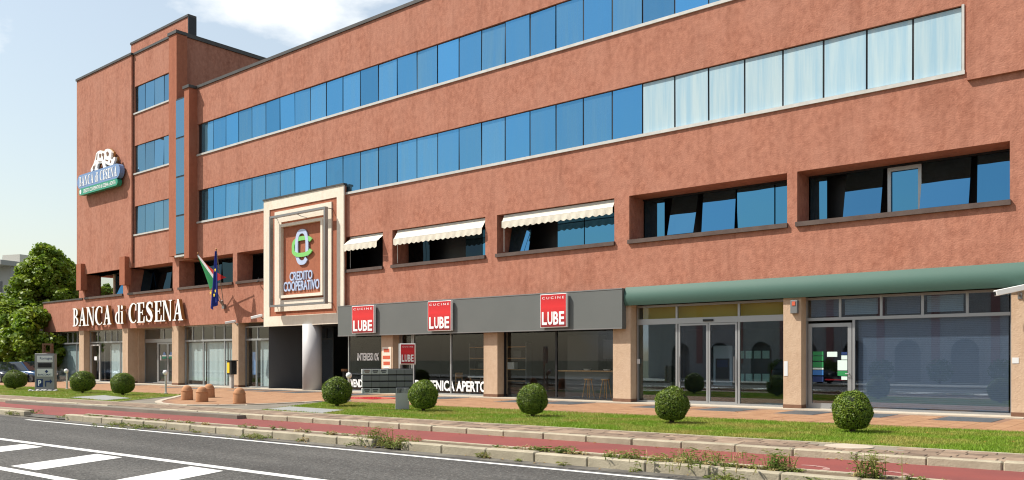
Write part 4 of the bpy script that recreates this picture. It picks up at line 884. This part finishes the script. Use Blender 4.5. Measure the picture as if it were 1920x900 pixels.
for nm, m, q0, q1 in cols:
    mb = MB(); n1, n2 = 12, 6; g = []
    for j in range(n1 + 1):
        s_ = j / n1; Lx = d.x - .05 + .85 * s_; Lz = d.z - .12 - 1.75 * s_; wx = .14 + .85 * s_ ** 1.1
        for i in range(n2 + 1):
            q = q0 + (q1 - q0) * i / n2; g.append((Lx + q * wx + (q > .8) * s_ ** 3 * .6 * (q - .8) / .2, d.y + .05 * math.sin(q * 9 + s_ * 3) + .25 * s_, Lz + .45 * q * s_ - .15 * (1 - q) * s_))
    for j in range(n1):
        for i in range(n2): a = j * (n2 + 1) + i; mb.f.append((a, a + n2 + 1, a + n2 + 2, a + 1))
    mb.v = g; mb.build(nm, m, t, smooth=True)
# cameras, alarm
def cctv(x, y, z, yaw, pitch, lab, s_=1):
    t = thing('security_camera', lab, 'camera', (x, y, z), 0, 'security cameras')
    c = MB().bbox(-.055 * s_, .055 * s_, -.42 * s_, .1 * s_, -.05 * s_, .06 * s_, .012).build('housing', 'white_plastic', t, (0, -.18 * s_, 0), (pitch, 0, yaw)); MB().box(-.045 * s_, .045 * s_, -.425 * s_, -.421 * s_, -.035 * s_, .04 * s_).build('lens_window', 'black_plastic', c)
    MB().tube([(0, 0, -.12 * s_), (0, -.1 * s_, -.1 * s_), (0, -.16 * s_, -.03 * s_)], .02 * s_).build('arm', 'steel', t); MB().box(-.05, .05, -.02, .0, -.18 * s_, -.06 * s_).build('base_plate', 'steel', t)
cctv(-3.95, D - .002, 3.3, R(-58), R(12), 'white security camera on the rightmost pillar', 1.35)
cctv(-39.9, D - .002, 3.5, R(-50), R(10), 'white security camera between the blinds above the yellow box', 1.1)
cctv(-37.45, D - .002, 3.72, R(-60), R(12), 'white security camera tucked at the framed panel corner', 1.2); cctv(-64.6, D - .002, 3.62, R(40), R(5), 'white security camera on the far left corner of the terrace wall', 1.2)
t = thing('alarm_box', 'grey alarm siren box with orange lamp on a pillar', 'alarm', (-9.83, D, 3.0)); MB().bbox(-.11, .11, -.12, .003, -.12, .28, .015).build('housing', 'board_grey', t); MB().box(-.05, .05, -.135, -.121, .12, .24).build('lamp', 'orange_red', t)
t = thing('wall_lamp_arm', 'curved black lamp arm on wall left of the framed panel', 'lamp', (-37.9, D, 5.5)); MB().tube([(0, -.02, .2), (0, -.1, -.02), (.2, -.25, -.05), (.45, -.3, -.0)], .03).build('arm', 'dark_frame', t)
# stickers on the doors
def sticker(x0, x1, z0, z1, m, lab, y=GY - .012): tag(MB().box(x0, x1, y - .003, y, z0, z1).build('door_sticker', m), lab, 'sticker', 'stickers on the bank door')
sd_ = [(-9.45, -9.13, 1.62, 1.74, 'sticker_green', 'top dark green sticker at left of the bank door'), (-9.45, -9.13, 1.46, 1.60, 'sticker_green', 'bright green sticker below the top one on bank door'), (-9.45, -9.13, 1.26, 1.43, 'sticker_green', 'lower green sticker in left column on bank door'), (-9.45, -9.13, 1.20, 1.25, 'sticker_pale', 'thin pale sticker in left column on bank door'), (-9.45, -9.13, 1.03, 1.18, 'sticker_blue', 'upper blue sticker at left of the bank door'), (-9.45, -9.13, .83, .99, 'navy', 'lower dark blue sticker at left of the bank door'),
       (-9.02, -8.72, 1.58, 1.73, 'sticker_pale', 'pale sticker high in the middle of bank door'), (-8.60, -8.43, 1.50, 1.62, 'sticker_pale', 'small pale sticker top right on bank door'), (-8.60, -8.43, 1.64, 1.72, 'navy', 'small navy sticker top right on bank door'), (-8.71, -8.43, 1.18, 1.48, 'sticker_pale', 'large pale notice on the right of bank door'), (-8.71, -8.43, 1.02, 1.16, 'sticker_green', 'green sticker under the pale notice on bank door'), (-8.6, -8.43, .9, 1.0, 'sticker_pale', 'lowest pale sticker at right of the bank door')]
for s_ in sd_: sticker(*s_)
tag(MB().box(-9.1, -8.45, GY + .03, GY + .06, .88, .92).build('push_bar', 'red_print'), 'red push bar across the dark bank door', 'push bar')
for x, lab in ((-49.55, 'blue and teal sticker on the left sliding door'), (-48.75, 'blue and teal sticker on the right sliding door')):
    t = thing('glass_sticker', lab, 'sticker', (x, YD - .012, 1.55), 0, 'stickers on the sliding doors'); MB().box(-.26, .26, -.003, 0, 0, .14).build('teal_band', 'sign_green', t); MB().box(-.26, .26, -.003, 0, .142, .22).build('pale_band', 'letter_white', t); MB().prism_y([(-.2, .22), (.2, .22), (.12, .38), (-.05, .42)], -.003, 0).build('emblem', 'sign_blue', t)
tag(MB().box(-50.05, -49.9, YD - .02, YD - .012, 1.45, 1.75).build('door_notice', 'letter_white'), 'small white notice beside the sliding door', 'notice'); tag(MB().box(-57.6, -57.25, GY - .02, GY - .012, 1.45, 1.7).build('door_notice', 'letter_white'), 'white notice on the white framed door', 'notice')
tag(MB().box(-39.3, -38.85, GY + .1, GY + .11, .7, 1.9).build('window_poster', 'sign_blue'), 'blue poster inside the window by the passage', 'poster')
for x0, x1, z0, z1, yy, lab in ((-15.59, -15.47, 1.35, 1.52, GY - .042, 'small white notice at left edge of green bay'), (-10.18, -10.06, 1.0, 1.45, D + .003, 'narrow yellow and white notice on pillar by the sliding doors'), (-4.13, -3.98, 1.4, 1.55, D + .003, 'small white notice at the right edge of blinds')):
    tag(MB().box(x0, x1, yy - .01, yy, z0, z1).build('wall_notice', 'panel_white'), lab, 'notice')
# ================================================================== STREET FURNITURE
FACE = R(52)        # turn of the two standing signs: they look down the street
t = thing('totem_sign', 'tall grey pillar sign with display and parking arrow on the left lawn', 'sign', (-42.7, 16.6, 0), R(48))
MB().bbox(-.62, .62, -.16, .16, 0, 1.78, .015).build('body', 'totem_grey', t)
mb = MB(); mb.box(-.18, .42, -.12, .12, 1.78, 1.86); mb.box(-.18, .42, -.12, .12, 2.18, 2.26); mb.box(-.18, -.08, -.12, .12, 1.86, 2.18); mb.box(.32, .42, -.12, .12, 1.86, 2.18); mb.build('emblem_frame', 'plinth_stone', t)
for z0, z1, m, nm in ((1.38, 1.68, 'panel_white', 'panel'), (.70, 1.06, 'panel_white', 'panel')): MB().box(-.46, .52, -.185, -.161, z0, z1).build(nm, m, t)
MB().box(-.40, .46, -.18, -.161, 1.12, 1.33).build('display', 'black_plastic', t); MB().box(-.48, .54, -.172, -.1605, 1.08, 1.37).build('display_frame', 'totem_grey', t)
text(MB(), 'Romagna', -.28, .5, 1.46, 1.62, -.188, 0, .01).build('lettering', 'navy', t); text(MB(), 'BANCOMAT', -.40, .46, .74, .83, -.188, 0, .02).build('lettering', 'navy', t)
MB().prism_y([(.03, .93), (.14, .85), (.25, .93), (.14, 1.02)], -.19, -.186).build('bank_mark', 'navy', t)
pk = MB().box(-.5, -.1, -.172, -.161, .2, .58).build('parking_panel', 'navy', t); text(MB(), 'P', -.40, -.2, .26, .53, -.176, 0, .03).build('letter', 'letter_white', pk)
MB().prism_y([(.04, .22), (.11, .22), (.11, .42), (.34, .42), (.34, .34), (.5, .46), (.34, .58), (.34, .50), (.04, .50)], -.168, -.161).build('arrow', 'navy', t)
for o in t.children:
    o.scale.x = .70
for i in range(12):
    a = -.62 + i * .11; x = -42.7 + a * math.cos(R(48)) + .3 * math.sin(R(48)) + random.uniform(-.05, .05); y = 16.6 + a * math.sin(R(48)) - .3 * math.cos(R(48)) + random.uniform(-.05, .05); r_ = random.uniform(.06, .1)
    mb = MB(); mb.lathe([(r_ * .5, 0), (r_, r_ * .35), (r_ * .8, r_ * .8), (r_ * .3, r_)], (0, 0, 0), 7); tag(mb.build('white_stone', 'pebble', None, (x, y, 0), (random.uniform(-.2, .2), 0, random.uniform(0, 3)), smooth=True), 'white stone in the row along the pillar sign foot', 'stone', 'white stones at the pillar sign')
# directory board
t = thing('directory_board', 'grey directory board of stacked name plates on a post in lawn', 'sign', (-18.75, 17.3, 0), R(52))
MB().bbox(-.20, .20, -.05, .09, 0, .66, .01).build('post', 'column_metal', t); MB().bbox(-1.16, .32, .03, .12, .50, 1.23, .008).build('frame', 'dark_frame', t)
for r_ in range(4): MB().bbox(-1.20, -1.162, -.05, .20, .50 + r_ * .187, .50 + r_ * .187 + .15, .006).build('end_cap', 'panel_white', t)
for r_ in range(4):
    for c in range(6):
        x0 = -1.155 + c * .245; z0 = .50 + r_ * .187; light = (r_ == 3 and c < 3) or (r_ == 0 and c < 2)
        o = MB().bbox(x0, x0 + .238, -.05, .028, z0, z0 + .15, .004).build('name_plate', 'board_light' if light else 'board_grey', t)
        if light:
            mb = MB(); mb.box(x0 + .03, x0 + .19, -.056, -.051, z0 + .085, z0 + .12); mb.box(x0 + .05, x0 + .17, -.056, -.051, z0 + .04, z0 + .06); mb.build('print', 'dark_frame' if c != 0 or r_ == 0 else 'plinth_stone', o)
# small red standing sign
t = thing('standing_sign', 'small red LUBE sign on a white post behind the name board', 'sign', (-22.85, 21.3, 0), R(40))
MB().box(-.30, -.24, -.03, .03, 0, 2.08).build('post', 'white_plastic', t)
MB().bbox(-.24, .32, -.05, .05, 1.32, 2.08, .01).build('frame', 'white_plastic', t); MB().box(-.21, .29, -.056, -.051, 1.35, 2.05).build('panel', 'red_sign', t)
text(MB(), 'CUCINE', -.15, .24, 1.94, 1.99, -.06, 0, 0, 1.4).build('lettering', 'letter_white', t)
for i, c in enumerate('LUBE'): text(MB(), c, -.18 + i * .112, -.18 + i * .112 + .1, 1.42, 1.68, -.062, 0, .028).build('letter', 'letter_white', t)
# low lamp posts
def lamp_post(x, y, lab):
    t = thing('bollard_lamp', lab, 'lamp', (x, y, 0), 0, 'low lamp posts'); MB().lathe([(.09, 0), (.09, .03), (.045, .04), (.045, .82)], (0, 0, 0), 12).build('post', 'white_metal', t)
    MB().tube([(0, 0, .80), (0, -.0, .9), (.03, -.03, .93)], [.05, .055, .05]).build('neck', 'white_metal', t); MB().lathe([(.0, -.11), (.08, -.08), (.11, 0), (.08, .08), (0, .11)], (0, 0, 0), 14).build('globe', 'letter_white', t, (.08, -.07, .93), smooth=True)
lamp_post(-44.5, 18.3, 'low white lamp post between the pillar sign and the first round bush'); lamp_post(-35.6, 18.8, 'low white lamp post before the sliding doors'); lamp_post(-24.05, 19.6, 'low white lamp post beside the shop window lettering')
# terracotta bollards
proto = None
for x, y, lab in ((-29.4, 16.35, 'leftmost domed terracotta bollard on the apron edge'), (-30.6, 17.95, 'terracotta bollard furthest back, behind the pair'), (-27.75, 16.0, 'terracotta bollard in front of the back one'), (-25.7, 16.2, 'lone terracotta bollard at the right of the apron')):
    if proto is None:
        proto = thing('terracotta_bollard', lab, 'bollard', (x, y, 0), 0, 'terracotta bollards')
        mb = MB(); mb.lathe([(.215, 0), (.215, .02), (.20, .34), (.195, .36), (.19, .375), (.165, .45), (.11, .515), (.05, .54), (0.0, .545)], (0, 0, 0), 24); mb.build('body', 'terracotta_bollard', proto, smooth=True); MB().lathe([(.205, .33), (.212, .345), (.205, .36)], (0, 0, 0), 24).build('rim', 'terracotta_bollard', proto, smooth=True); continue
    c = copy_tree(proto); c.location = (x, y, 0); c['label'] = lab
# yellow fronted box
t = thing('ticket_box', 'yellow fronted dark box on a grey post by the pillar', 'box', (-39.5, 24.45, 0)); MB().bbox(-.1, .1, -.08, .08, 0, .75, .01).build('post', 'white_metal', t); MB().bbox(-.2, .24, -.16, .16, .72, 1.42, .02).build('housing', 'black_plastic', t); MB().box(-.17, .06, -.175, -.161, .8, 1.34).build('front', 'yellow_paint', t); MB().box(-.24, .28, -.2, .2, 1.42, 1.46).build('roof', 'black_plastic', t)
t = thing('litter_bin', 'dark bin with terracotta rim in the passage shade', 'bin', (-34.1, D + 2.6, 0)); MB().lathe([(.2, 0), (.24, .9)], (0, 0, 0), 16).build('body', 'black_plastic', t); MB().lathe([(.27, .9), (.27, 1.02), (.2, 1.02)], (0, 0, 0), 16).build('rim', 'terracotta_bollard', t)
tag(MB().prism_z([(-27.2, 20.9), (-24.4, 21.0), (-24.0, 22.3), (-25.9, 22.3)], .004, .014).build('door_mat', 'red_print'), 'red mat lying before the shop door', 'mat')
# ================================================================== KITCHEN SHOP INTERIOR
def boxthing(name, lab, cat, x, y, group=None): return thing(name, lab, cat, (x, y, .035), 0, group)
t = boxthing('breakfast_counter', 'breakfast counter with wooden top behind the right shop window', 'counter', -18.4, D + 1.9)
MB().box(-1.6, 1.7, -.22, .25, 1.0, 1.045).build('top', 'wood', t); MB().box(-1.5, 1.2, .1, .6, 0, .98).build('base', 'kitchen_grey', t)
for dx in (-.35, .55): MB().lathe([(.1, 1.045), (.14, 1.08), (.15, 1.1)], (dx, 0, 0), 12).build('dish', 'white_plastic', t)
for dx, lab in ((-.15, 'wooden bar stool nearer the middle of the shop window'), (.62, 'wooden bar stool nearer the counter end')):
    t = boxthing('bar_stool', lab, 'stool', -18.1 + dx, D + 1.25, 'wooden bar stools'); MB().lathe([(.17, .70), (.18, .72), (.17, .745)], (0, 0, 0), 16).build('seat', 'wood', t)
    for a in (45, 135, 225, 315): MB().tube([(.11 * math.cos(R(a)), .11 * math.sin(R(a)), .7), (.23 * math.cos(R(a)), .23 * math.sin(R(a)), 0)], .017).build('leg', 'wood', t)
t = boxthing('kitchen_units', 'tall dark kitchen units along the back of the shop', 'kitchen', -19, D + 4.5); MB().bbox(-2.6, -1.0, 0, .6, 0, 2.5, .01).build('tall_unit', 'kitchen_black', t); MB().bbox(-.95, 2.4, 0, .6, 0, .9, .01).build('base_unit', 'kitchen_grey', t); MB().bbox(-.9, 2.2, .2, .6, 1.5, 2.3, .01).build('wall_unit', 'kitchen_grey', t); MB().box(-.97, 2.42, -.03, .6, .9, .94).build('worktop', 'white_plastic', t)
t = boxthing('display_shelf', 'wooden display shelves inside the middle shop window', 'shelf', -24.6, D + 3.6)
for z in (.5, 1.0, 1.5, 2.0): MB().box(-1.9, 1.4, 0, .35, z, z + .04).build('board', 'wood', t)
MB().box(-1.95, -1.9, 0, .36, 0, 2.2).build('side', 'kitchen_grey', t); MB().box(1.4, 1.45, 0, .36, 0, 2.2).build('side', 'kitchen_grey', t)
for dx, z, m, lb in ((-1.2, 1.04, 'kitchen_black', 'black box on the middle display shelf'), (-.3, 1.54, 'navy', 'dark blue box on the upper display shelf'), (.5, 1.04, 'white_plastic', 'white box on the middle display shelf'), (.9, 1.54, 'kitchen_black', 'black box on the upper display shelf'), (-.9, .54, 'wood', 'wooden box on the lowest display shelf')): tag(MB().bbox(-24.6 + dx - .22, -24.6 + dx + .22, D + 3.65, D + 3.9, z + .037, z + .34, .01).build('display_box', m), lb, 'box', 'boxes on the display shelves')
t = boxthing('dining_table', 'white dining table inside the middle shop window', 'table', -23.7, D + 1.6); MB().bbox(-.7, .7, -.4, .4, .71, .75, .008).build('top', 'white_plastic', t)
for a in (-.6, .6):
    for b in (-.32, .32): MB().tube([(a, b, .71), (a * 1.05, b * 1.05, 0)], .025).build('leg', 'wood', t)
t = boxthing('dining_chair', 'wooden chair beside the white table in the window', 'chair', -24.9, D + 1.4); MB().bbox(-.22, .22, -.22, .22, .43, .47, .01).build('seat', 'wood', t); MB().bbox(-.22, -.18, -.2, .2, .65, .9, .01).build('backrest', 'wood', t)
for a in (-.19, .19):
    for b in (-.19, .19): MB().tube([(a, b, .9 if a < 0 else .43), (a, b, 0)], .018).build('leg', 'wood', t)
# bank lobby
t = boxthing('cash_machine', 'grey cash machine set in the lobby wall behind sliding doors', 'cash machine', -13.3, D + 2.4); MB().bbox(-.36, .36, -.12, .1, .55, 1.95, .02).build('surround', 'panel_white', t); MB().box(-.26, .26, -.135, -.121, .7, 1.5).build('recess', 'kitchen_black', t); MB().box(-.2, .2, -.15, -.136, 1.2, 1.45).build('screen', 'navy', t)
t = boxthing('leaflet_rack', 'leaflet rack with pale leaflets in the bank lobby', 'rack', -12.2, D + 2.35); MB().box(-.6, .6, 0, .1, .5, 1.9).build('panel', 'kitchen_black', t)
for dx in (-.45, -.15, .15, .45):
    for z in (.72, 1.5): MB().box(dx - .12, dx + .12, -.03, -.002, z, z + .26).build('leaflet', 'sticker_pale', t)
# ================================================================== ROUND BUSHES
def bush_meshes(n=11000):
    out = []
    for k in range(3):
        d = rng.normal(0, 1, (n, 3)); d /= np.linalg.norm(d, axis=1)[:, None]
        lump = 1 + .05 * np.sin(d[:, 0] * 5 + k) * np.cos(d[:, 1] * 4 + 2 * k) + .03 * np.sin(d[:, 2] * 7 + d[:, 0] * 3 + k)
        rr = lump * (1 - np.abs(rng.normal(0, .035, n))); shoot = rng.random(n) < .02; rr = np.where(shoot, lump * rng.uniform(1.01, 1.07, n), rr); P = d * rr[:, None]; P[:, 2] = np.where(P[:, 2] < -.75, -.75 + (P[:, 2] + .75) * .5, P[:, 2])
        leaves = leaf_mesh('leaves', P, d * 1.0, .036, 'box_leaf', 1.3, .7)
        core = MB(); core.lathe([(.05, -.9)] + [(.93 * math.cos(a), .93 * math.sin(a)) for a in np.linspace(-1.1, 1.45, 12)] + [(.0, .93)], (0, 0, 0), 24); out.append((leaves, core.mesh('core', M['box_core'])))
    return out
BM = bush_meshes(); stem_me = MB().lathe([(.06, 0), (.05, .3)], (0, 0, 0), 8).mesh('stem', M['bark'])
for i, (x, y, wd, ht, lab) in enumerate(((-46.5, 16.6, 1.12, .96, 'round clipped bush left of the pillar sign'), (-39.0, 16.7, 1.1, .98, 'round clipped bush just right of the pillar sign'), (-35.4, 16.8, .98, .94, 'round clipped bush before the sliding door bay'), (-21.7, 17.2, .98, .94, 'round clipped bush before the passage column'), (-17.75, 17.2, .88, .90, 'round clipped bush hiding the right end of the name board'), (-13.9, 17.45, .84, .86, 'round clipped bush before the kitchen counter window'), (-9.88, 17.65, .83, .86, 'round clipped bush before the sliding glass doors'), (-5.81, 17.85, .82, .85, 'nearest round clipped bush, before the stickered bank door'))):
    t = thing('round_bush', lab, 'bush', (x, y, 0), random.uniform(0, 6), 'round clipped bushes'); lv, co = BM[i % 3]
    sc = (wd / 2 * .97, wd / 2 * .97, ht / 2 * .98)
    tl = (random.gauss(0, .06), random.gauss(0, .06), 0)
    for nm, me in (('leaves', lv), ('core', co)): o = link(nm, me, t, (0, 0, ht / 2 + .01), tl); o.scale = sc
    link('stem', stem_me, t)
# ================================================================== TREES
def tree(x, y, h, rad, lab, m, z0=1.2, clumps=150, per=90, leaf=.16, seed=0, trunk=.22):
    r_ = random.Random(seed); t = thing('leafy_tree', lab, 'tree', (x, y, -.1), 0, 'trees left of the building'); C = []
    tr = MB(); tr.tube([(0, 0, 0), (.05, .03, h * .25), (-.05, .05, h * .5), (.03, 0, h * .8)], [trunk, trunk * .8, trunk * .55, trunk * .2], 9)
    for k in range(clumps):
        s_ = r_.random(); z = z0 + (h - z0) * s_; prof = math.sin(math.pi * min(1, .12 + .88 * s_) ** .85) ** .6; a = r_.uniform(0, 2 * math.pi); q = rad * prof * (r_.random() ** .4) * r_.uniform(.8, 1.12)
        C.append((q * math.cos(a), q * math.sin(a), z + r_.uniform(-.3, .3)))
    for k in range(0, clumps, 4):
        c = C[k]; tr.tube([(0, 0, max(.3, c[2] - 1.2)), (c[0] * .5, c[1] * .5, c[2] - .5), (c[0], c[1], c[2])], [trunk * .3, trunk * .18, .02], 5)
    tr.build('trunk', 'bark', t)
    C = np.array(C); sz = rng.uniform(.35, .8, clumps); P = []; Nn = []
    for c, s_ in zip(C, sz):
        d = rng.normal(0, 1, (per, 3)); d /= np.linalg.norm(d, axis=1)[:, None]; P.append(c + d * (s_ * rng.uniform(.3, 1, per) ** .5)[:, None] * np.array([1, 1, .75])); Nn.append(d * .5 + np.array([0, 0, .7]))
    link('crown', leaf_mesh('crown', np.concatenate(P), np.concatenate(Nn), leaf, m, 1.5, .6), t); return t
def at(px, d): k = (px - 960) / FPX; return (-d * CC + k * d * SS, d * SS + k * d * CC)
x, y = at(84, 73); tree(x, y, 11.0, 3.3, 'tallest broad green tree beside the left end of the building', 'leaf_a', 1.0, 420, 130, .15, 1, .3)
x, y = at(14, 66); tree(x, y, 5.6, 3.0, 'broad lower tree at the left picture edge', 'leaf_a', .9, 190, 110, .15, 2, .25)
x, y = at(125, 80); tree(x, y, 10.6, 3.0, 'tree rising behind the terrace wall close to the tower', 'leaf_a', 1.0, 220, 110, .16, 3, .25)
x, y = at(60, 60); tree(x, y, 4.8, 2.2, 'small tree filling the gap above the parked cars', 'leaf_a', 1.3, 120, 100, .14, 4, .15)
x, y = at(-40, 70); tree(x, y, 5.6, 3.4, 'tree mostly outside the left picture edge', 'leaf_a', .9, 130, 80, .18, 6, .25)
x, y = at(118, 76); tree(x, y, 10.4, 2.6, 'dense middle tree between the tallest tree and the tower', 'leaf_a', 1.0, 260, 120, .15, 9, .25)
x, y = at(150, 78); tree(x, y, 7.8, 2.2, 'reddish tinged tree seen over the terrace coping', 'leaf_red', 2.5, 90, 90, .15, 5, .15)
x, y = at(200, 100); tree(x, y, 10, 4, 'tree seen through the corner window of the tower', 'leaf_a', 1, 120, 80, .2, 8, .25)
# ================================================================== CARS
def car_meshes():
    """hatchback, front towards +x, from a lofted body"""
    st = [(-1.98, .42, .66, .60), (-1.90, .28, .86, .76), (-1.5, .22, .92, .84), (-.6, .20, .93, .86), (.6, .20, .92, .86), (1.2, .22, .86, .84), (1.75, .26, .74, .78), (1.98, .34, .60, .60)]
    mb = MB(); n = 10
    for x, zb, zt, hw in st:
        for i in range(n):
            a = 2 * math.pi * (i + .5) / n; ca, sa = math.cos(a), math.sin(a); mb.v.append((x, math.copysign(abs(ca) ** .45, ca) * hw, (zb + zt) / 2 + math.copysign(abs(sa) ** .45, sa) * (zt - zb) / 2))
    for k in range(len(st) - 1): mb.f += [(k * n + i, (k + 1) * n + i, (k + 1) * n + (i + 1) % n, k * n + (i + 1) % n) for i in range(n)]
    mb.f += [tuple(range(n)), tuple(range(len(st) * n - 1, (len(st) - 1) * n - 1, -1))]
    cab = MB(); lo = [(-1.78, .80, .90), (.95, .80, .86)]; hi = [(-1.35, .60, 1.44), (.10, .60, 1.46)]
    V = [(-1.82, -.78, .88), (1.0, -.76, .84), (1.0, .76, .84), (-1.82, .78, .88), (-1.38, -.58, 1.42), (.12, -.58, 1.45), (.12, .58, 1.45), (-1.38, .58, 1.42)]
    cab.add(V, [(4, 5, 6, 7), (0, 1, 5, 4), (1, 2, 6, 5), (2, 3, 7, 6), (3, 0, 4, 7)])
    win = MB(); e = .012
    def inset(q, s_=.10):
        q = [Vector(a) for a in q]; c = sum(q, Vector()) / 4; nr = (q[1] - q[0]).cross(q[2] - q[0]).normalized() * e; win.add([tuple(a + (c - a) * s_ + nr) for a in q], [(0, 1, 2, 3)])
    for q in ((0, 1, 5, 4), (1, 2, 6, 5), (2, 3, 7, 6), (3, 0, 4, 7)): inset([V[i] for i in q])
    return mb, cab, win
cb, cc_, cw = car_meshes(); wheel = MB().lathe([(.18, -.1), (.30, -.11), (.315, -.06), (.315, .06), (.30, .11), (.18, .1)], (0, 0, 0), 18); rim = MB().lathe([(.0, -.105), (.19, -.105), (.19, .105), (0, .105)], (0, 0, 0), 12)
def car(x, y, z, rz, m, lab):
    t = thing('parked_car', lab, 'car', (x, y, z), rz); b = cb.build('body', m, t, smooth=True); cc_.build('cabin', m, t); cw.build('windows', 'car_glass', t)
    for a in (-1.28, 1.26):
        for s_ in (-1, 1): o = wheel.build('wheel', 'tyre', t, (a, s_ * .74, .315), (R(90), 0, 0), smooth=True); rim.build('rim', 'car_silver', o)
    for s_ in (-1, 1): MB().bbox(1.78, 1.9, s_ * .58 - .16, s_ * .58 + .16, .56, .68, .03).build('headlight', 'lamp_glass', t); MB().bbox(-1.95, -1.86, s_ * .6 - .1, s_ * .6 + .1, .6, .8, .02).build('tail_light', 'red_print', t)
x, y = at(52, 57); car(x, y, -.1, R(20), 'car_blue', 'dark blue parked car half hidden behind the pillar sign'); x, y = at(-2, 56); car(x, y, -.1, R(15), 'car_dark', 'dark parked car at the left picture edge below the trees')
x, y = at(70, 64); car(x, y, -.1, R(25), 'car_silver', 'silver parked car further back under the trees')
car(*rp(-20.5, -1.6)[:2], 0, A, 'car_dark', 'dark parked car across the street mirrored in the lobby glass')
# ================================================================== FAR HOUSES
x, y = at(-14, 108); hb = thing('apartment_block', 'grey apartment block with balconies behind the left trees', 'building', (x, y, 0), R(20))
MB().box(-9, 3.2, 0, 6, 0, 13.3).build('wall', 'house_grey', hb)
for z in (2.2, 5.4, 8.6): MB().box(-9.3, 3.4, -1.5, -.02, z, z + 1.25).build('balcony', 'house_white', hb)
for z in (3.5, 6.7, 9.9):
    for a in (-7, -3.5, 0): w_ = MB().box(a, a + 1.7, -.06, -.003, z, z + 1.5).build('window', 'shutter', hb); MB().box(a - .1, a + 1.8, -.09, -.061, z - .1, z).build('sill', 'house_white', w_)
rf = MB().box(-9.6, 3.7, -1.8, 6.4, 13.3, 13.9).build('roof', 'house_grey', hb); MB().box(-2, -1.2, 3, 4, 13.9, 15).build('chimney', 'house_grey', rf); MB().box(.5, 3.5, 1, 5, 13.9, 14.9).build('penthouse', 'house_white', rf)
# houses across the street, seen only as mirror images in the glass
def arch_wall(mb, x0, x1, z1, arches, y):
    """front wall with arched openings given as (centre, half width, spring height)"""
    xs = x0
    for c, hw, sp in arches:
        mb.quad((c - hw, y, 0), (xs, y, 0), (xs, y, z1), (c - hw, y, z1)); P = [(c - hw * math.cos(math.pi * i / 10), sp + hw * math.sin(math.pi * i / 10)) for i in range(11)]
        for i in range(10): mb.quad((P[i + 1][0], y, P[i + 1][1]), (P[i][0], y, P[i][1]), (P[i][0], y, z1), (P[i + 1][0], y, z1))
        xs = c + hw
    mb.quad((x1, y, 0), (xs, y, 0), (xs, y, z1), (x1, y, z1)); return mb
oh = thing('arcade_house', 'pale rendered house with arches across the street, seen mirrored in the glass', 'building', rp(-14, -7)[:3], A)
AR = [(-19 + 3.4 * i, .8, 2.0) for i in range(12)]
arch_wall(MB(), -22, 21, 6.4, AR, 0).build('wall', 'plaster_pale', oh); MB().box(-22, 21, -9, -.8, 0, 6.4).build('inner_wall', 'house_grey', oh); MB().box(-22.4, 21.4, -9.4, .5, 6.4, 6.7).build('roof', 'plinth_stone', oh)
for c, hw, sp in AR: MB().box(c + 1.45, c + 1.95, .003, .05, 1.2, 5.6).build('shutter', 'pink_paint', oh)
mb = MB(); mb.tube([(6, -2, 6.7), (6, -2, 12.5)], .04); ant = mb.build('aerial', 'steel', oh)
for z in (11.2, 12.2): MB().tube([(5, -2, z), (7, -2, z)], .025).build('aerial_arm', 'steel', ant)
for k in range(5): MB().tube([(5.2 + .4 * k, -2.35, 11.2), (5.2 + .4 * k, -1.65, 11.2)], .015).build('aerial_rod', 'steel', ant)
for i in range(6):
    x, y, _ = rp(-24 + i * 3.4 + random.uniform(-.4, .4), -5.6); t = thing('hedge_shrub', 'leafy shrub before the arcade across the street, seen mirrored', 'shrub', (x, y, 0), 0, 'shrubs across the street'); n = 900
    d = rng.normal(0, 1, (n, 3)); d /= np.linalg.norm(d, axis=1)[:, None]; P = d * rng.uniform(.5, 1, (n, 1)) * np.array([.8, .5, .75]) + np.array([0, 0, .8]); link('foliage', leaf_mesh('foliage', P, d, .09, 'leaf_b'), t); MB().tube([(0, 0, 0), (0, 0, .8)], .05).build('stem', 'bark', t)
